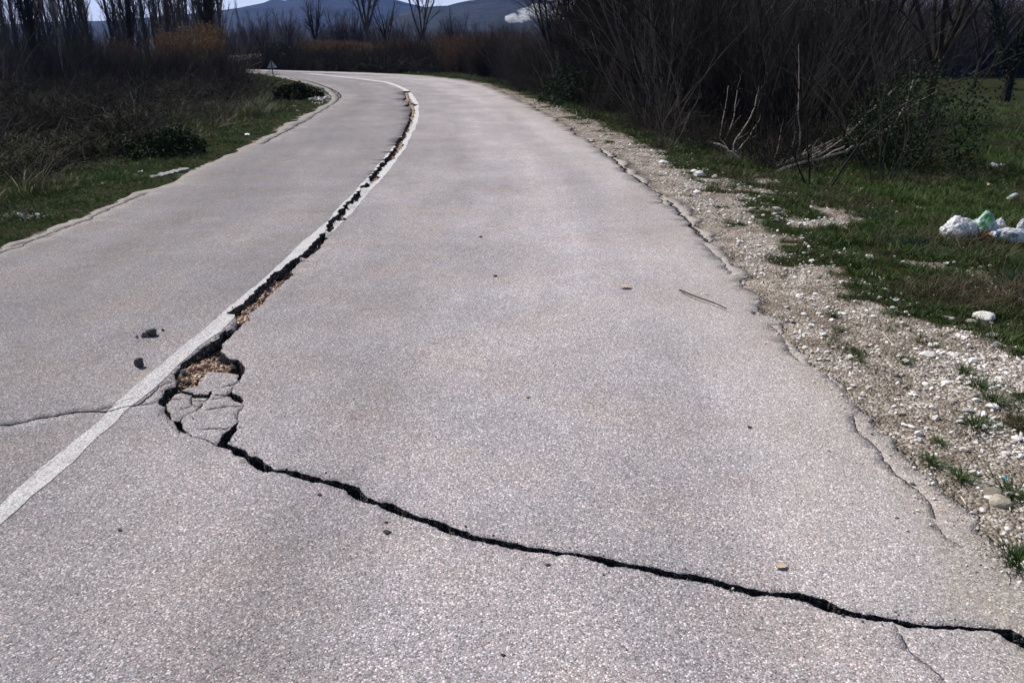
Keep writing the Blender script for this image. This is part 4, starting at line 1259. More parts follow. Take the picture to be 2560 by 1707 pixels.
for u, d, k, s, lab in plan:
    o = pop[k] if k not in used else copy_tree(pop[k]); used.add(k)
    stand(o, u, d, s); o['group'] = GP
    o['label'] = lab or '%s grey poplar in the %s' % ('nearer' if d < 72 else 'farther', 'leftmost part of the stand' if u < 130 else 'stand just left of the sky gap' if u < 265 else 'stand just right of the sky gap' if u < 400 else 'stand above the orange reeds')
o = copy_tree(pop[1], 'slim lone poplar against the blue hill right of the poplar stand'); stand(o, 609, 118, .62); o['group'] = GP
# pale birch-like stem
bt = make_tree('birch_tree', poplar_shape(230, 9, .09), 'bark_white', 'bark_grey', 'thin tree with a whitish lower trunk before the dark poplars'); stand(bt, 150, 42, 1.0)

v1 = make_tree('bare_tree', vase_shape(240, 8.4, .17, .62, 8, 7), 'bark_dark', 'bark_dark', 'dark vase-shaped bare tree standing alone beyond the bend'); stand(v1, 789, 112, 1.0)
v2 = make_tree('bare_tree', vase_shape(241, 15, .22, .28, 6, 8), 'bark_grey', 'bark_mauve', 'tall bare tree with a straight trunk rising out of the photo, left of centre'); stand(v2, 921, 80, .95)
v3 = make_tree('bare_tree', vase_shape(242, 8.5, .15, .45, 7, 6), 'bark_brown', 'bark_brown', 'bare rounded tree between two straight-trunked trees beyond the bend'); stand(v3, 966, 104, 1.0)
v4 = make_tree('bare_tree', vase_shape(243, 13, .15, .36, 6, 8), 'bark_grey', 'bark_grey', 'bare tree with pale branches against the sky gap near the photo centre'); stand(v4, 1060, 74, .9)
v5 = copy_tree(v3, 'round-topped brownish tree left of the dark vase-shaped tree'); stand(v5, 722, 120, .78)
v6 = copy_tree(v1, 'small dark tree with a dense low crown right of the vase-shaped tree'); stand(v6, 858, 96, .46)
v7 = copy_tree(v3, 'grey bare tree behind the hedge right of the pale-branched tree'); stand(v7, 1135, 84, .7)
v8 = make_tree('bare_tree', vase_shape(244, 7, .10, .5, 7, 6), 'bark_dark', 'bark_dark', 'dark bare tree whose slanting branches cross the white smoke'); stand(v8, 1385, 30, .85)
v9 = copy_tree(v8, 'bare tree with fanned branches just left of the ivy-clad trunk'); stand(v9, 1440, 27, .8)
v10 = copy_tree(v8, 'dark bare tree with a thick stem rising out of the photo at the upper right'); stand(v10, 2345, 19, 1.0)
v11 = copy_tree(v8, 'dark bare tree with a slanting stem left of the thick-stemmed one, upper right'); stand(v11, 2205, 21, .95)
v12 = copy_tree(v3, 'brown bare tree behind the field near the top right corner'); stand(v12, 2450, 60, 1.0)
bs = copy_tree(v3, 'low dark tree at the far left of the bend behind the road sign'); stand(bs, 655, 86, .42)

# ivy-clad dark trunks at the top right of centre
def ivy_tree(seed, label):
    rng = np.random.default_rng(seed)
    tr = [grow(rng, (0, 0, -.3), (.03, 0, 1), 7, .20, 9, .03, 0, .6), grow(rng, (.1, 0, 1.2), (.45, .1, 1), 5, .11, 6, .05, .03, .4), grow(rng, (0, 0, 1.6), (-.5, .1, 1), 5, .10, 6, .05, .03, .4)]
    cr = []
    for l in tr: fan(rng, l, 9, .25, 1, .7, 2.0, .4, 4, .09, .05, cr, 2)
    t = make_tree('ivy_clad_tree', (tr, cr), 'bark_dark', 'bark_dark', label)
    lp = along_pts(rng, tr, 4200, .16); V, F = leaves(rng, lp, .05, .8)
    add_obj('ivy', make_mesh('ivy', V, F, [M['leaf_dark']]), t)
    return t
iv = ivy_tree(250, 'black ivy-clad tree trunk at the top, right of the white smoke'); stand(iv, 1525, 25, 1.0, .3)
iv2 = ivy_tree(251, 'second ivy-clad trunk close behind, leaning to the right'); stand(iv2, 1600, 29, 1.0, 1.2)
iv3 = copy_tree(iv2, 'dark tree mass in the top right corner above the green field'); stand(iv3, 2540, 38, 1.0, 2.2)

# individual shrubs of the thicket edge
for i, (u, v, s, m, sd, st, sp, lab) in enumerate([
    (1660, 372, .80, 'bark_grey', 260, 12, .25, 'grey-stemmed bare shrub left of the forked fallen branch'),
    (1480, 300, .70, 'bark_brown', 261, 22, .3, 'brown twiggy shrub on the verge edge in the middle of the thicket'),
    (2030, 462, 1.0, 'bark_dark', 262, 5, .3, 'dark bare shrub with one straight stem right of the heap of fallen branches'),
    (2210, 455, .95, 'bark_dark', 263, 14, .4, 'black bushy shrub at the right end of the thicket before the green field'),
    (2330, 395, .70, 'bark_brown', 264, 16, .5, 'last low shrub of the thicket, standing in the green field'),
    (1300, 232, .55, 'bark_brown', 265, 18, .3, 'small brown shrub on the outer verge where the bend straightens'),
    (1390, 262, .35, 'bark_grey', 266, 10, .3, 'small pale-stemmed shrub at the grass edge near the bend'),
    (1905, 395, 1.05, 'bark_dark', 267, 6, .10, 'tall slender dark stems rising behind the heap of fallen branches')]):
    o = make_tree('bare_shrub', shrub_shape(sd, 3.2, st, sp, .0085, 5, 2), m, m, lab, 'shrub', None, ('stems', 'twigs'))
    o.location = at(u, v); o.scale = (s,) * 3
# leafy tangle inside the right shrub
def leafy(name, lab, u, v, H, W, n, lf, size, m, seed, cat='bush', stem='bark_dark'):
    rng = np.random.default_rng(seed)
    L = []
    for i in range(26):
        a = rng.uniform(0, 6.283)
        l = grow(rng, (math.cos(a) * W * .15, math.sin(a) * W * .15, -.05), (math.cos(a) * W / H, math.sin(a) * W / H, 1), H * rng.uniform(.7, 1.1), .008, 6, .15, -.02, .4)
        L.append(l); fan(rng, l, 5, .2, 1, .8, H * .35, .6, 3, .15, 0, L, 1)
    t = bpy.data.objects.new(name, None); COL.objects.link(t); tag(t, lab, cat)
    add_obj('stems', tree_mesh('stems', L, M[stem]), t)
    q = rng.normal(0, 1, (n, 3)); q /= np.linalg.norm(q, axis=1)[:, None]; q[:, 2] = np.abs(q[:, 2])
    rad = rng.uniform(.45, 1, n) ** .5 * (1 + .22 * nz(q[:, 0] * 2, q[:, 1] * 2 + q[:, 2] * 2, 1.7, seed % 40))
    P3 = q * rad[:, None] * np.array([W, W, H])
    V, F = leaves(rng, P3, size, .6)
    add_obj('leaves', make_mesh('leaves', V, F, [M[m]]), t)
    t.location = at(u, v); return t
leafy('leafy_bush', 'dark evergreen bush on the grass left of the road', 418, 390, .40, .60, 5200, 1, .022, 'leaf_dark', 270)
leafy('leafy_bush', 'straggly dark-leaved bush at the right end of the thicket', 2270, 420, 1.5, 1.1, 3300, 1, .026, 'leaf_dark', 271)
leafy('leafy_bush', 'dark-leaved tangle hanging before the black shrub', 2180, 415, 1.1, .7, 1500, 1, .024, 'leaf_dark', 272)
leafy('leafy_bush', 'low green bush on the left verge inside the bend', 745, 250, .5, .7, 1400, 1, .05, 'bramble_leaf', 273)
leafy('leafy_bush', 'dark round shrub beyond the bend behind the sign', 712, 168, 1.6, 1.9, 2400, 1, .09, 'leaf_dark', 274)
leafy('leafy_bush', 'dark shrub at the foot of the vase-shaped tree', 805, 166, 1.1, 1.3, 1500, 1, .09, 'leaf_dark', 275)
leafy('leafy_bush', 'dark green bush at the outer verge right of the bend', 1440, 262, 1.0, 1.0, 2600, 1, .035, 'leaf_dark', 276)
leafy('leafy_bush', 'black evergreen mass at the far edge of the green field, top right', 2530, 166, 4.2, 3.6, 5000, 1, .16, 'leaf_dark', 279)
leafy('leafy_bush', 'low dark bush at the far edge of the field left of the black mass', 2400, 168, 2.0, 3.2, 3000, 1, .14, 'leaf_dark', 280)
sp = make_tree('bare_sapling', shrub_shape(277, 1.5, 4, .25, .014, 5, 2), 'bark_dark', 'bark_brown', 'small bare sapling on the grass inside the bend', 'sapling', None, ('stems', 'twigs'))
sp.location = at(706, 276); sp.scale = (.62,) * 3
ws = make_tree('bare_shrub', shrub_shape(278, 2.6, 26, .35, .012, 6, 2), 'bark_pale', 'bark_grey', 'whitish feathery shrub on the inside of the bend left of the sign', 'shrub', None, ('stems', 'twigs'))
ws.location = at(596, 192); ws.scale = (.85,) * 3

# fallen pale branches
def branch_thing(name, lab, paths, m, thick, twig_n=4, twig_L=.35, seed=1, cat='branch', pname='limb'):
    """paths: list of lists of (u, v, lift above ground) -> limbs lying at that place"""
    rng = np.random.default_rng(seed); base = at(paths[0][0][0], paths[0][0][1])
    t = bpy.data.objects.new(name, None); COL.objects.link(t); t.location = base; tag(t, lab, cat)
    for pth, th in zip(paths, thick):
        g0 = at(pth[0][0], pth[0][1]); yy = g0.y; pts = []
        for i, (u, v, dy) in enumerate(pth):
            y = yy + dy; x, z = ang(u, v, y); pts.append((x - base.x, y - base.y, z - base.z))
        pts = chaikin(np.array(pts), 2); k = len(pts); rad = np.linspace(th * 1.35, th * .4, k)
        tw = []
        if twig_n: fan(rng, (pts, rad), twig_n, .25, .98, .5, twig_L, .5, 4, .10, .03, tw, 1)
        l = add_obj(pname, tree_mesh(pname, [(pts + rng.normal(0, th * .4, pts.shape), rad)], M[m], 5), t)
        if tw: tag(add_obj('twigs', tree_mesh('twigs', tw, M[m], 3), l), kind='stuff')
    return t
branch_thing('fallen_branch', 'pale forked dead branch lying at the thicket edge with its arms pointing up', [
    [(1865,412,0),(1832,385,.05),(1808,362,.1),(1785,358,.15)], [(1832,385,0),(1838,350,.05),(1870,310,.1),(1890,260,.15),(1897,215,.2)], [(1838,385,0),(1860,360,.05),(1900,300,.1)],
    [(1808,365,0),(1798,345,.05),(1812,280,.1),(1822,215,.1)], [(1808,365,0),(1835,300,.05),(1838,262,.1),(1845,212,.15)]], 'bark_pale', [.020, .012, .012, .011, .011], 3, .3, 5)
branch_thing('fallen_branch', 'heap of long pale dead branches leaning right at the thicket edge', [
    [(1930,412,0),(1985,398,.1),(2050,365,.3),(2130,330,.6),(2230,300,1.0),(2330,235,1.5)],
    [(1930,420,0),(2000,390,.1),(2070,370,.3),(2150,352,.6),(2260,310,1.0)],
    [(1935,430,0),(2020,405,.1),(2090,385,.3),(2160,362,.5),(2250,300,.9),(2285,200,1.2)],
    [(1990,425,0),(2060,418,.1),(2130,395,.4)],
    [(1965,395,0),(2005,380,.1),(2060,340,.3)],
    [(1925,415,0),(1985,402,.1),(2060,378,.3),(2145,310,.8),(2240,220,1.2)],
    [(1940,405,0),(2010,385,.1),(2120,345,.5),(2200,335,.8)],
    [(1990,398,0),(2005,352,.05),(1995,290,.1),(1998,200,.2),(1996,110,.25)],
    [(1945,425,0),(2030,400,.15),(2110,350,.5),(2190,262,.9)],
    [(1930,410,0),(1944,380,.05),(1952,330,.05)], [(1960,400,0),(1980,370,.05),(1990,330,.1)]],
    'bark_pale', [.018, .015, .020, .010, .010, .014, .012, .011, .012, .007, .007], 4, .4, 6)
branch_thing('dead_stem', 'single long pale stem arching up through the middle of the thicket', [[(1712,345,0),(1700,280,.1),(1692,210,.2),(1670,150,.3),(1635,95,.4),(1605,50,.5)]], 'bark_grey', [.016], 5, .4, 7, 'branch', 'stem')
branch_thing('dead_stem', 'pale crooked stem standing at the right of the fallen heap', [[(2325,400,0),(2318,360,.05),(2312,310,.1),(2300,270,.1)]], 'bark_pale', [.010], 3, .3, 8, 'branch', 'stem')
branch_thing('fallen_branch', 'thin bent twig arching over the grass right of the fallen heap', [[(2143,455,0),(2200,452,.05),(2240,446,.1),(2295,424,.2)]], 'bark_grey', [.007], 0, .3, 9)
branch_thing('fallen_branch', 'short straight stick lying on the green field by the rubbish bags', [[(2512,554,0),(2535,549,.03),(2570,541,.06)]], 'bark_pale', [.008], 0, .3, 10)

# feathery weed mounds on the right verge
wc = []
def weed(u, v, W, n, seed, lab):
    rng = np.random.default_rng(seed); L = []; pts = []
    for i in range(n):
        a = rng.uniform(0, 6.283); q = W * rng.uniform(0, .8)
        l = grow(rng, (math.cos(a) * q, math.sin(a) * q * .6, -.01), (rng.normal(0, .6), rng.normal(0, .6), 1), rng.uniform(.05, .11), .0012, 4, .2, -.05, .6)
        L.append(l)
    pts = along_pts(rng, L, n * 9, .008); V, F = leaves(rng, pts, .008, .4)
    t = bpy.data.objects.new('weed_mound', None); COL.objects.link(t); tag(t, lab, 'weed')
    add_obj('stems', tree_mesh('stems', L, M['weed']), t); add_obj('leaves', make_mesh('leaves', V, F, [M['weed']]), t)
    t.location = at(u, v)
weed(2270, 610, .26, 240, 1, 'blue-green feathery weeds left of and below the rubbish bags')
weed(2180, 545, .22, 150, 2, 'feathery weeds under the thicket edge, up and left of the bags')
weed(2540, 700, .26, 220, 3, 'dark leafy weeds at the right edge of the photo below the bags')

# ------------------------------------------------------------------ road sign seen from behind
sign = bpy.data.objects.new('road_sign', None); COL.objects.link(sign)
tag(sign, 'small triangular warning sign seen from its grey back at the bend', 'road sign')
sx, sy = gp(689, 192.5); sx -= .10
sign.location = (sx, sy, tz(sx, sy)); sign.scale = (1.12,) * 3; sign.rotation_euler = (0, math.radians(-3), math.radians(6))
M['sign_back'] = mat_var('galvanised_sheet', [(.34, .40, .44), (.42, .50, .54)], .5, 20, .9)
M['sign_dark'] = mat_var('dark_painted_steel', [(.012, .014, .018), (.022, .024, .03)], .6, 10, .9)
def tri_plate(w, h, z0, t, r=.03):
    P0 = [(-w / 2, z0), (w / 2, z0), (0, z0 + h)]; out = []
    for i in range(3):
        a = np.array(P0[i]); b = np.array(P0[(i + 1) % 3]); c_ = np.array(P0[i - 1])
        da = (c_ - a) / np.linalg.norm(c_ - a); db = (b - a) / np.linalg.norm(b - a)
        for s in np.linspace(0, 1, 5): out.append(a + da * r * 1.6 * (1 - s) ** 2 + db * r * 1.6 * s ** 2)
    n = len(out); V = [(x, -t / 2, z) for x, z in out] + [(x, t / 2, z) for x, z in out]
    F = [tuple(range(n)), tuple(range(2 * n - 1, n - 1, -1))] + [(i, i + n, (i + 1) % n + n, (i + 1) % n) for i in range(n)]
    return V, F
V, F = tri_plate(.44, .33, .38, .010); add_obj('plate', make_mesh('plate', V, F, [M['sign_back']]), sign)
V, F = tri_plate(.50, .385, .355, .012, .035); V = [(x, y + .012, z) for x, y, z in V]; add_obj('rim', make_mesh('rim', V, F, [M['sign_dark']]), sign)
V, F = tubes([(np.array([(0, -.025, -.15), (0, -.025, .3), (0, -.025, .72)]), [.017] * 3)], 10)
add_obj('post', make_mesh('post', V, F, [M['sign_dark']], None, True), sign)
for zc in (.45, .60):
    import bmesh
    bmx = bmesh.new(); bmesh.ops.create_cube(bmx, size=1); bmesh.ops.scale(bmx, vec=(.09, .02, .022), verts=bmx.verts); bmesh.ops.translate(bmx, vec=(0, -.012, zc), verts=bmx.verts)
    me = bpy.data.meshes.new('clamp'); bmx.to_mesh(me); bmx.free(); me.materials.append(M['sign_dark']); add_obj('clamp', me, sign)

# ------------------------------------------------------------------ loose stones on the verge
def one_stone(u, v, wpx, m, seed, lab, flat=.55, name='stone', cat='stone', road_=False, cut=2, h=None, rough=.14):
    p = on_road(u, v) if road_ else at(u, v)
    w = wpx * math.sqrt(p.x ** 2 + p.y ** 2 + 2.56) / FPX * (1.0)
    me = stone_mesh(name, seed, [M[m]], 3, flat, rough, cut)
    o = add_obj(name, me, None, (p.x, p.y, p.z + w * flat * .22 + (h or 0)), (R.normal(0, .1), R.normal(0, .1), R.uniform(-.5, .5)), (w, w, w))
    tag(o, lab, cat); return o
stones = [
 (2459,797,46,'stone_white','largest white stone on the gravel at the right edge'),
 (2428,808,24,'stone_beige','round beige stone touching the left of the largest white one'),
 (2366,796,20,'stone_beige','flat beige stone, left one of a pair at the grass edge'),
 (2381,800,18,'stone_grey','grey-beige stone, right one of a pair at the grass edge'),
 (2373,831,19,'stone_beige','round beige pebble below the pair at the grass edge'),
 (2480,841,24,'stone_grey','smooth grey pebble below the largest white stone'),
 (2493,864,20,'stone_grey','flat grey pebble just below the smooth grey one'),
 (2320,889,30,'stone_white','white stone with a pointed top on the near gravel'),
 (2249,892,15,'stone_white','small white stone left of the pointed white one'),
 (2365,960,24,'stone_white','rounded white stone beside a row of grass tufts'),
 (2499,1258,46,'stone_beige','large dusty beige stone lying at the lower right gravel edge'),
 (2480,1235,44,'ground_clod','flat lump of packed earth behind the large dusty stone'),
 (2175,648,32,'stone_white','bright white stone among sparse grass, middle of the verge'),
 (2100,636,14,'stone_white','small white pebble left of the bright white stone on the verge'),
 (1942,527,30,'stone_grey','grey-white stone in a bare patch of the verge'),
 (1936,537,16,'stone_white','small white stone touching the grey-white one in the bare patch'),
 (1741,484,20,'stone_white','single white stone on the verge halfway up the right side'),
 (1748,440,36,'stone_white','long flat white stone in the stony patch below the fallen branches'),
 (1735,431,18,'stone_white','small white stone above the long flat one'),
 (1790,446,22,'stone_beige','pale stone right of the long flat white one'),
 (1658,409,24,'stone_white','white stone at the top end of the stony patch'),
 (2184,793,14,'stone_white','small white stone near the grass on the near gravel'),
 (2010,787,14,'stone_white','small flat white stone beside the dusty road edge'),
 (2340,862,15,'stone_white','small bright stone above the pointed white one'),
 (2552,752,16,'stone_white','small white stone half hidden in the grass at the right edge'),
 (2420,1030,26,'stone_grey','grey flat stone on the lower gravel near two tufts'),
 (2480,1022,30,'stone_white','long pale stone right of the grey flat one on the lower gravel'),
 (2440,1002,18,'stone_white','white pebble above the grey flat stone on the lower gravel'),
 (2280,1070,16,'stone_white','white pebble on the dusty strip of the lower gravel'),
 (2380,1082,15,'stone_white','small white pebble in the middle of the lower gravel'),
 (2254,1035,20,'stone_beige','beige stone sunk into the dusty strip beside the asphalt'),
 (2545,1100,26,'stone_white','pale stone at the right edge of the lower gravel'),
]
M['ground_clod'] = mat_var('packed_earth', [(.16, .13, .10), (.30, .26, .21)], .95, 30, .9)
for i, (u, v, w, m, lab) in enumerate(stones): one_stone(u, v, w, m, 300 + i, lab, .5)

# asphalt fragments
def chunk(u, v, wpx, seed, lab, z=0.0, flat=.7, m='chunk', road_=True):
    x, y = gp(u, v, z); w = wpx * math.sqrt(x * x + y * y + 2.56) / FPX
    me = stone_mesh('asphalt_chunk', seed, [M[m]], 3, flat, .10, 7)
    o = add_obj('asphalt_chunk', me, None, (x, y, z + w * flat * .30), (R.normal(0, .12), R.normal(0, .12), R.uniform(-.4, .4)), (w, w, w))
    tag(o, lab, 'asphalt chunk'); return o
chunk(382, 838, 32, 400, 'largest dark asphalt fragment lying on the left lane', .015)
chunk(361, 842, 20, 401, 'crumbly fragment touching the left side of the largest one', .015, .6)
chunk(347, 913, 31, 402, 'block-shaped black asphalt fragment on the left lane near the white line', .015, .75)
chunk(343, 844, 9, 403, 'tiny dark fragment left of the crumbly one', .015)
chunk(407, 826, 8, 404, 'tiny dark fragment right of the largest one', .015)
chunk(455, 936, 30, 405, 'dark asphalt fragment tilted at the left rim of the pothole', -.02, .5)
chunk(561, 915, 34, 406, 'grey asphalt fragment leaning inside the pothole below its right rim', -.055, .8)
chunk(583, 925, 26, 407, 'dark fragment wedged in the right corner of the pothole', -.06, .8)
chunk(540, 905, 22, 408, 'fragment at the upper left of the leaning grey one in the pothole', -.055, .7)
chunk(470, 962, 20, 409, 'small black fragment at the lower left of the pothole soil', -.03, .6)
chunk(524, 926, 12, 410, 'small fragment on the light soil in the middle of the pothole', -.035, .7)
chunk(604, 808, 20, 411, 'dark fragment caught in the crack just above the pothole', -.05, .6)
c = np.vstack([np.array([gp(u, v) for u, v in zip(R.normal(358, 26, 26), R.normal(843, 9, 26))]), np.array([gp(u, v) for u, v in zip(R.normal(350, 30, 12), R.normal(905, 14, 12))])])
crumb = proto_coll('crumb_kinds', [stone_mesh('crumb', 420 + i, [M['chunk']], 1, .6) for i in range(3)] )
n = len(c); s = R.uniform(.003, .009, n)
scatter('crumbs', crumb, np.column_stack([c, np.full(n, .020)]), R.uniform(0, 6, (n, 3)), s, R.integers(0, 3, n), 'fine asphalt crumbs around the fragments on the left lane')
# rubble on the pothole soil
rub = proto_coll('rubble_kinds', [stone_mesh('rubble', 430 + i, [M['rubble']], 1, .6) for i in range(6)])
cs_ = []
for (u, v, su, sv, k) in [(490, 920, 26, 12, 420), (455, 945, 16, 14, 90), (520, 925, 26, 6, 120), (588, 1090, 8, 12, 50), (420, 1000, 6, 8, 25), (690, 706, 14, 12, 260), (655, 752, 16, 14, 300), (618, 783, 10, 8, 160), (846, 570, 8, 14, 200), (575, 1112, 14, 6, 30)]:
    cs_ += [gp(a, b, -.04) for a, b in zip(R.normal(u, su, k), R.normal(v, sv, k))]
cs_ = np.array(cs_); mk = np.zeros(len(cs_), bool)
for q in voids[:3]: mk |= pip(cs_[:, 0], cs_[:, 1], q)
cs_ = cs_[mk]; n = len(cs_); s = np.minimum(np.exp(R.normal(math.log(.0095), .75, n)), .045)
scatter('rubble', rub, np.column_stack([cs_, z_bed(cs_[:, 0], cs_[:, 1]) + s * .2]), R.uniform(0, 6, (n, 3)), s, R.integers(0, 6, n), 'small stones and crumbs on the bare soil inside the cracks')

# dark crumbs, leaves and sticks on the right lane
for i, (u, v, w, m, nm, cat, lab) in enumerate([
 (1320, 994, 15, 'clod', 'clod', 'clod', 'small dark clod on the middle of the right lane'),
 (1874, 1067, 14, 'clod', 'clod', 'clod', 'small dark clod on the right lane near the ochre stain'),
 (1369, 1411, 16, 'clod', 'clod', 'clod', 'dark clod just below the long transverse crack'),
 (969, 1331, 24, 'clod', 'clod', 'clod', 'biggest dark clod on the near asphalt below the crack'),
 (966, 1305, 12, 'clod', 'clod', 'clod', 'small clod right above the biggest dark one'),
 (798, 1237, 14, 'clod', 'clod', 'clod', 'dark clod below the crack at the left'),
 (1131, 1334, 18, 'clod', 'clod', 'clod', 'clod touching the lower rim of the transverse crack'),
 (300, 1325, 13, 'clod', 'clod', 'clod', 'dark clod on the lower left asphalt'),
 (1238, 690, 12, 'clod', 'clod', 'clod', 'tiny dark clod far up the middle of the right lane'),
 (1202, 592, 12, 'clod', 'clod', 'clod', 'farthest tiny clod on the middle of the right lane'),
 (1883, 782, 13, 'clod', 'clod', 'clod', 'clod beside the dusty edge right of the stick'),
 (1258, 1637, 16, 'clod', 'clod', 'clod', 'dark clod at the bottom middle of the photo')]):
    one_stone(u, v, w * .8, m, 500 + i, lab, .25, nm, cat, True, 0, 0, .3)

def leaf_obj(u, v, wpx, hpx, m, rz, lab, seed):
    p = on_road(u, v); w = wpx * math.sqrt(p.x ** 2 + p.y ** 2 + 2.56) / FPX
    rng = np.random.default_rng(seed); V = []; n = 9
    for i in range(n):
        t = i / (n - 1); ww = math.sin(t * math.pi) ** .7 * .32 * (1 + rng.uniform(-.15, .15))
        for s in (-1, 0, 1): V.append(((t - .5), s * ww, .03 + .05 * math.sin(t * 3) + (.06 if s else 0)))
    F = [(i * 3 + k, i * 3 + k + 1, i * 3 + k + 4, i * 3 + k + 3) for i in range(n - 1) for k in (0, 1)]
    V = np.array(V); V2_ = V.copy(); V2_[:, 2] -= .012
    F2_ = [tuple(x + len(V) for x in f[::-1]) for f in F]
    me = make_mesh('leaf', np.vstack([V, V2_]) * w, F + F2_, [M[m]], None, True)
    tag(add_obj('leaf', me, None, (p.x, p.y, p.z + .004), (0, 0, rz)), lab, 'leaf')
leaf_obj(1563, 719, 30, 10, 'leaf_tan', .1, 'pale tan fallen leaf on the right lane left of the stick', 1)
leaf_obj(1953, 1418, 30, 12, 'leaf_tan', .3, 'curled yellowish leaf just above the transverse crack', 2)

def stick(pts, r, m, lab, name='stick', road_=True, cat='stick', z0=None):
    P3 = []
    for i, (u, v) in enumerate(pts):
        p = on_road(u, v) if road_ else at(u, v); P3.append((p.x, p.y, p.z + r * 1.1 + (.010 if 0 < i < len(pts) - 1 and road_ else .004)))
    P3 = chaikin(np.array(P3), 2); k = len(P3); o0 = P3[0].copy(); rng = np.random.default_rng(len(P3) + int(pts[0][0]))
    V, F = tubes([(P3 - o0, r * (1 - .4 * np.linspace(0, 1, k)) * rng.uniform(.85, 1.15, k))], 6)
    tag(add_obj(name, make_mesh(name, V, F, [M[m]], None, True), None, tuple(o0)), lab, cat)
stick([(1699, 729), (1740, 748), (1790, 765), (1816, 776)], .0065, 'stick', 'dark brown stick lying on the right lane')
stick([(1760, 738), (1776, 740)], .002, 'stick', 'tiny twig just above the dark brown stick')
stick([(2402, 1245), (2414, 1265)], .0028, 'straw', 'pale straw lying left of the large dusty stone', road_=False, cat='straw', name='straw')
stick([(2517, 1250), (2525, 1280)], .0028, 'straw', 'pale straw standing right of the large dusty stone', road_=False, cat='straw', name='straw')
stick([(2205, 832), (2232, 865)], .0025, 'straw', 'long pale straw on the near gravel', road_=False, cat='straw', name='straw')

# ------------------------------------------------------------------ rubbish
def mat_bag(name, base, prints, scale, thr=.52, rough=.4):
    nt = NT(name); tc = nt.new('ShaderNodeTexCoord').outputs['Object']
    n = nt.noise(tc, scale, 3, .55); n2 = nt.noise(tc, scale * 1.7, 2, .5)
    c = nt.mix(nt.mapr(n.outputs[0], thr, thr + .05), base, prints[0])
    if len(prints) > 1: c = nt.mix(nt.mapr(n2.outputs[0], .56, .60), c, prints[1])
    nt.color(c); nt.bsdf.inputs['Roughness'].default_value = rough; nt.bsdf.inputs['Specular IOR Level'].default_value = .5
    b = nt.noise(tc, scale * 2.2, 5, .65); nt.normal(nt.bump(b.outputs[0], .6, .012))
    tr = nt.new('ShaderNodeBsdfTranslucent'); nt.link(c, tr.inputs[0])
    ms = nt.new('ShaderNodeMixShader'); ms.inputs[0].default_value = .25
    nt.link(nt.bsdf.outputs[0], ms.inputs[1]); nt.link(tr.outputs[0], ms.inputs[2]); nt.link(ms.outputs[0], nt.out.inputs[0])
    return nt.m
WH = (.66, .67, .68)
M['bag_white'] = mat_bag('white_plastic', WH, [(.60, .62, .62)], 9)
M['bag_white_green'] = mat_bag('white_plastic_green_print', WH, [(.22, .42, .30)], 8, .60)
M['bag_green'] = mat_bag('green_white_plastic', (.10, .30, .13), [(.55, .60, .66), (.20, .30, .42)], 9, .47)
M['bag_red'] = mat_bag('red_plastic', (.42, .04, .02), [(.55, .12, .07)], 10)
M['bag_blue'] = mat_bag('blue_print', (.05, .14, .34), [(.08, .20, .42)], 14)
M['cap_green'] = mat_bag('bright_green_plastic', (.10, .50, .05), [(.12, .55, .06)], 10)

def bag(name, u, v, wpx, hpx, mats, lab, seed, peak=0.0, peakx=0.0, depth=.8, cat='plastic bag', rz=0, parts=True, matfun=None):
    import bmesh
    p = at(u, v); dist = math.sqrt(p.x ** 2 + p.y ** 2 + 2.56); w = wpx * dist / FPX / 2; h = hpx * dist / FPX
    bm = bmesh.new(); bmesh.ops.create_icosphere(bm, subdivisions=5, radius=1)
    V = np.array([q.co[:] for q in bm.verts]); F = np.array([[q.index for q in f.verts] for f in bm.faces]); bm.free()
    th = np.arctan2(V[:, 1], V[:, 0]); zz = V[:, 2]
    V0 = V.copy()
    fold = .06 * np.abs(nz(th * 5.1, zz * 1.7, 2.0, seed + 3)) + .07 * np.abs(nz(th * 2.2, zz * .8, 2.0, seed)) + .05 * nz(V[:, 0] * 2, V[:, 1] * 2 + zz * 2, 1.6, seed + 1) + .02 * nz(V[:, 0] * 6, V[:, 1] * 6 + zz * 5, 1.6, seed + 2)
    rg = 1 - np.abs(nz(V[:, 0] * 2.3 + zz, V[:, 1] * 2.3 - zz * 1.7, 2.1, seed + 5)); fold = fold + .10 * rg ** 3 + .05 * (1 - np.abs(nz(V[:, 0] * 5 - zz * 3, V[:, 1] * 5 + zz * 4, 1.7, seed + 6))) ** 3
    V = V * (1 - fold[:, None])
    V[:, 2] = np.where(V[:, 2] < 0, V[:, 2] * .35, V[:, 2])
    pk = np.exp(-((V0[:, 0] - peakx) ** 2 + V0[:, 1] ** 2) / .10) * (V0[:, 2] > 0)
    V[:, 2] += peak * pk
    V = V * np.array([w, w * depth, h / (1.0 + peak * .9)])
    mi = np.zeros(len(F)) if matfun is None else matfun(V0[F].mean(1))
    me = make_mesh(name, V, F, [M[m] for m in mats], mi, True)
    o = add_obj(name, me, None, (p.x, p.y, p.z + h * .12), (0, 0, rz)); tag(o, lab, cat); return o, w, h
b1, w1, h1 = bag('plastic_bag', 2393, 594, 86, 46, ['bag_white', 'bag_white_green'], 'knotted white plastic bag, leftmost of the rubbish on the grass', 40, .15, -.2, .7, matfun=lambda c: (c[:, 2] < .05).astype(int))
bag('plastic_bag', 2454, 590, 72, 52, ['bag_green'], 'green and white printed plastic bag in the middle of the rubbish', 43, .40, .05, .75)
bag('plastic_bag', 2492, 582, 42, 30, ['bag_white'], 'crumpled white bag behind the green and white one', 46, .2, .2, .7)
bag('plastic_bag', 2420, 575, 40, 22, ['bag_white'], 'greyish bag showing between the knotted white and green ones', 48, .1, 0, .7)
bag('plastic_bag', 2462, 601, 30, 15, ['bag_red'], 'red plastic bag pushed under the green and white one', 49, .1, 0, .7)
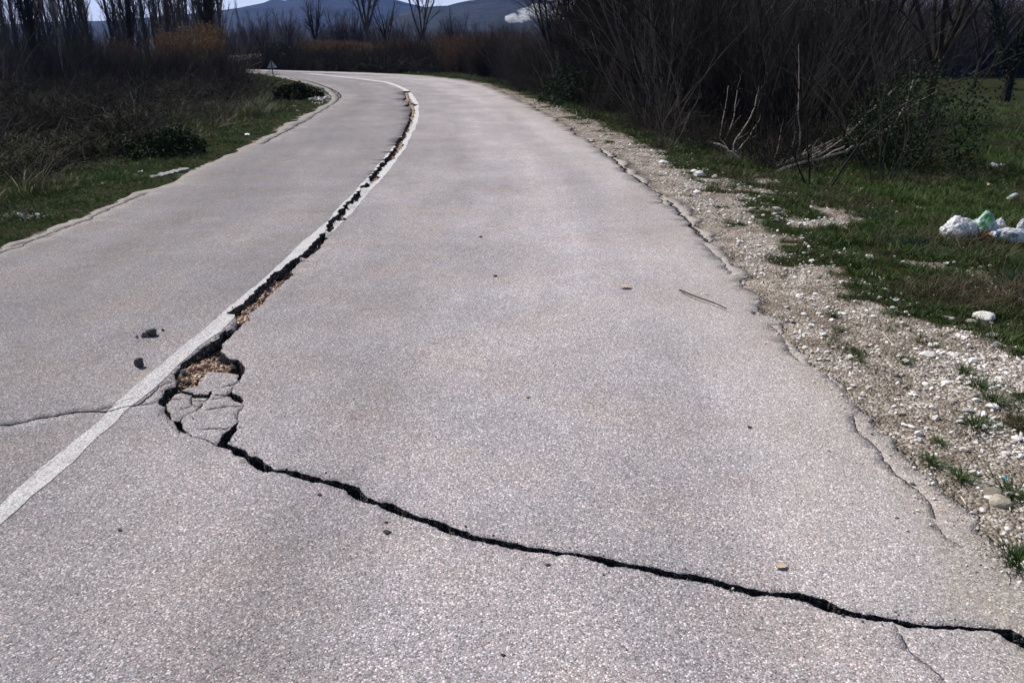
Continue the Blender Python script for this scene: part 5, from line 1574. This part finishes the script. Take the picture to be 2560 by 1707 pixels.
bag('plastic_sack', 2520, 602, 116, 26, ['bag_white', 'bag_blue'], 'long white sack with blue prints lying at the right edge', 51, .0, 0, .35, 'plastic sack',
    matfun=lambda c: (((c[:, 0] > -.62) & (c[:, 0] < -.48)) | (((c[:, 0] - .02) ** 2 + (c[:, 2] - .5) ** 2) < .035)).astype(int))
bag('plastic_tub', 2553, 580, 26, 27, ['bag_white'], 'white plastic tub standing behind the sack at the right edge', 53, .1, 0, .8, 'plastic tub')
# bottle with a green cap
def lathe(prof, n=20):
    V = []; F = []
    for i, (x, r) in enumerate(prof):
        for k in range(n):
            a = k / n * 6.2832; V.append((x, r * math.cos(a), r * math.sin(a)))
    for i in range(len(prof) - 1):
        for k in range(n): F.append((i * n + k, i * n + (k + 1) % n, (i + 1) * n + (k + 1) % n, (i + 1) * n + k))
    return np.array(V), F
M['clear_plastic'] = mat_var('cloudy_plastic', [(.50, .54, .54), (.62, .66, .66)], .3, 30, .8, .35, spec=.5)
p = at(2526, 500)
bot = bpy.data.objects.new('plastic_bottle', None); COL.objects.link(bot); tag(bot, 'crushed cloudy plastic bottle with a bright green cap on the grass', 'bottle')
bot.location = (p.x, p.y, p.z + .035); bot.rotation_euler = (0, math.radians(-8), math.radians(28)); bot.scale = (.92,) * 3
V, F = lathe([(-.105, .006), (-.103, .012), (-.085, .013), (-.07, .022), (-.05, .030), (-.02, .031), (-.01, .028), (0, .031), (.05, .031), (.06, .028), (.10, .031), (.11, .026), (.108, .004)])
V[:, 2] *= .72; V[:, 2] += .012 * np.sin(V[:, 0] * 26) ; V[:, 1] += .006 * nz(V[:, 0] * 20, V[:, 1] * 10, 1.5, 3)
add_obj('body', make_mesh('body', V, F, [M['clear_plastic']], None, True), bot)
V, F = lathe([(-.124, .002), (-.124, .015), (-.106, .0155), (-.105, .003)], 16); V[:, 2] += .012 * np.sin(V[:, 0] * 26)
add_obj('cap', make_mesh('cap', V, F, [M['cap_green']], None, False), bot)

# scraps of litter
def scrap(u, v, wpx, m, seed, lab, name='litter_scrap', asp=.6):
    p = at(u, v); w = wpx * math.sqrt(p.x ** 2 + p.y ** 2 + 2.56) / FPX
    n = 7; V = []
    for j in range(n):
        for i in range(n):
            x = i / (n - 1) - .5; y = (j / (n - 1) - .5) * asp
            V.append((x + .05 * float(nz(i, j, 1.1, seed % 50)), y, .16 + .22 * float(nz(x * 4, y * 5, 1.2, seed % 50)) + .10 * float(nz(x * 9, y * 9, 1.2, (seed + 1) % 50))))
    V = np.array(V) * w; V2_ = V - np.array([0, 0, .02 * w])
    F = [(j * n + i, j * n + i + 1, (j + 1) * n + i + 1, (j + 1) * n + i) for j in range(n - 1) for i in range(n - 1)]
    F = F + [tuple(x + n * n for x in f[::-1]) for f in F]
    me = make_mesh(name, np.vstack([V, V2_]), F, [M[m]], None, True)
    tag(add_obj(name, me, None, (p.x, p.y, p.z + .015), (R.normal(0, .2), R.normal(0, .2), R.uniform(-.6, .6))), lab, 'litter')
M['scrap_blue'] = mat_bag('blue_scrap', (.10, .50, .75), [(.12, .55, .8)], 10)
for i, (u, v, w, m, lab) in enumerate([
 (2490, 420, 26, 'bag_white', 'white scrap of plastic on the green field above the bottle'),
 (2473, 466, 14, 'leaf_tan', 'thin pale scrap left above the bottle'),
 (2236, 758, 13, 'bag_white', 'small bluish white scrap where grass meets the near gravel'),
 (2510, 1206, 12, 'scrap_blue', 'tiny bright blue scrap on the lower gravel'),
 (2366, 664, 13, 'bag_white', 'small pale scrap on the grass left below the bags'),
 (528, 342, 9, 'bag_white', 'tiny white scrap on the left verge below the bend'),
 (618, 340, 12, 'bag_white', 'white scrap beside the left road edge below the bend'),
 (711, 198, 9, 'bag_white', 'white scrap at the road edge right of the sign foot'),
 (735, 268, 8, 'bag_white', 'white speck of litter near the sapling, nearer one'),
 (709, 213, 7, 'bag_white', 'white speck of litter behind the sapling'),
 (745, 280, 8, 'bag_white', 'pale scrap on the tip of grass inside the bend'),
 (258, 463, 8, 'bag_white', 'tiny white scrap in the grass of the left verge'),
 (352, 433, 10, 'bag_white', 'white scrap left of the broken concrete strip'),
 (1423, 254, 8, 'bag_white', 'tiny pale scrap on the outer verge after the bend')]):
    scrap(u, v, w, m, 60 + i, lab)

# broken concrete strip beside the left lane and pale stone spill
def slab(u0, v0, u1, v1, wid, lab, seed):
    a = at(u0, v0); b = at(u1, v1); d = (b - a); L = d.length; rng = np.random.default_rng(seed)
    n = 14; top = []
    for i in range(n): t = i / (n - 1); top.append((t * L, wid * .5 * (1 + rng.uniform(-.35, .2)) * (1 if 0 < i < n - 1 else .4)))
    for i in range(n - 1, -1, -1): t = i / (n - 1); top.append((t * L, -wid * .5 * (1 + rng.uniform(-.35, .2)) * (1 if 0 < i < n - 1 else .4)))
    m_ = len(top); V = [(x, y, .022 + rng.uniform(-.012, .012)) for x, y in top] + [(x * 1.01, y * 1.1, -.05) for x, y in top]
    F = [(i, m_ - 1 - i, m_ - 2 - i, i + 1) for i in range(n - 1)] + [(i, (i + 1) % m_, (i + 1) % m_ + m_, i + m_) for i in range(m_)]
    me = make_mesh('concrete_strip', V, F, [M['stone_grey']])
    tag(add_obj('concrete_strip', me, None, tuple(a), (0, 0, math.atan2(d.y, d.x))), lab, 'concrete')
slab(378, 446, 466, 424, .15, 'broken pale concrete strip sunk in the grass beside the left lane', 3)
c = np.vstack([np.array([at(u, v)[:2] for u, v in zip(R.normal(65, 32, 70), R.normal(543, 5, 70))]), np.array([at(u, v)[:2] for u, v in zip(R.normal(800, 14, 160), R.normal(246, 7, 160))])])
c = off_road(c, .05); n = len(c); s = np.exp(R.normal(math.log(.03), .4, n)) * np.linalg.norm(c, axis=1) / 9
scatter('gravel', stc, np.column_stack([c, terrain(c[:, 0], c[:, 1]) + s * .3]), R.normal(0, 1, (n, 3)), s, R.integers(0, 8, n), 'pale stones spilled on the left verge')

# withered and green tufts standing out on the gravel
tcoll = [tuft_mesh('blades', 70 + i, 190, .050, .05, .0019, [M['grass']], 1.3, .042) for i in range(3)]
tufts = [(2450,968,1.0,'dark grass tuft on the gravel right of the rounded white stone'),(2260,905,.8,'grass tuft left of the pointed white stone'),(2290,770,1.0,'spreading tuft at the grass edge below the bluish scrap'),
 (2440,1068,1.2,'round dark tuft standing alone on the lower gravel'),(2490,1008,1.2,'wide tuft right of the long pale stone'),(2100,828,.7,'flat tuft beside the dusty road edge'),(2080,790,.8,'sparse tuft at the inner gravel edge'),
 (2330,1160,.8,'tuft in the crumbling earth near the lower road edge'),(2400,1195,.9,'dark tuft at the asphalt edge above the large dusty stone'),(2535,1240,1.1,'dark tuft right of the large dusty stone'),(2545,1400,1.1,'dark tuft in the lower right corner'),
 (2410,930,.9,'small tuft between the pebbles on the near gravel'),(2150,905,.5,'tiny tuft by the long straw'),(2350,1110,.6,'tiny tuft in the middle of the lower gravel'),(2540,880,1.1,'brownish tuft at the right edge above the lower gravel')]
for i, (u, v, s, lab) in enumerate(tufts):
    o = add_obj('grass_tuft', tcoll[i % 3], None, tuple(at(u, v)), (0, 0, R.uniform(0, 6)), (s, s, s * .7)); tag(o, lab, 'grass tuft')
print('objects', len(bpy.data.objects))
# gravel kicked on to the dusty edge of the asphalt
c = fan_points(60000, 2.0, 9, 0, .66, .35); c = c[pip(c[:, 0], c[:, 1], road_poly)]
dl, dr = dists(c[:, 0], c[:, 1]); c = c[(R.uniform(0, 1, len(c)) < .55 * np.exp(-dr / .07))]
n = len(c); s = np.exp(R.normal(math.log(.0065), .45, n))
scatter('grit', stc, np.column_stack([c, np.full(n, .003)]), R.normal(0, .4, (n, 3)), s, R.integers(0, 8, n), 'grit strewn over the dusty right edge of the asphalt')
# larger pale stones among the gravel
c = fan_points(9000, 2.0, 22, 0, .66, .5); c = c[~pip(c[:, 0], c[:, 1], road_poly)]
dl, dr = dists(c[:, 0], c[:, 1]); g = gravel_mask(c[:, 0], c[:, 1], dl, dr)
c = c[(dl > dr) & (dr < 3.2) & (dr > .12) & (R.uniform(0, 1, len(c)) < (.04 + .5 * g) * smooth(-.2, .6, nz(c[:, 0], c[:, 1], 4.4, 30)))]
n = len(c); s = np.exp(R.normal(math.log(.024), .35, n)) * (1 + .03 * np.linalg.norm(c, axis=1))
scatter('gravel', stc, np.column_stack([c, terrain(c[:, 0], c[:, 1]) + s * .15]), R.normal(0, .4, (n, 3)), s, R.integers(0, 8, n), 'larger pale stones mixed into the gravel of the right shoulder')
# crumbs broken off along the rims of the open cracks
cs_ = []
for L_, k in ((mLw, 500), (mRw, 420), (gps(tU), 300), (gps(tD), 300)):
    e = resample(L_, lambda r: .05); e = e[e[:, 1] < 9]; j = R.integers(0, len(e), k)
    cs_.append(e[j] + R.normal(0, .022, (k, 2)))
cs_.append(np.stack([R.normal(gp(500, 990)[0], .10, 160), R.normal(gp(500, 990)[1], .14, 160)], 1))
cs_ = np.vstack(cs_); mk = pip(cs_[:, 0], cs_[:, 1], road_poly)
for q in voids: mk &= ~pip(cs_[:, 0], cs_[:, 1], q)
c = cs_[mk]; n = len(c); s = np.exp(R.normal(math.log(.0042), .45, n))
cd2_, sd2_ = crack_side(c[:, 0], c[:, 1])
tap_ = smooth(gp(0, 990)[1], gp(0, 860)[1], c[:, 1])
zc_ = .006 * nz(c[:, 0], c[:, 1], .9, 5) + np.where(sd2_ < 0, .020, -.006) * np.exp(-cd2_ / .7) * tap_
mixc = proto_coll('crumb_mix', [stone_mesh('crumb', 440 + i, [M['chunk'] if i < 2 else M['gravel']], 1, .6) for i in range(4)])
scatter('crumbs', mixc, np.column_stack([c, zc_ + s * .3]), R.uniform(0, 6, (n, 3)), s, R.integers(0, 4, n), 'fine crumbs broken off along the rims of the open cracks')
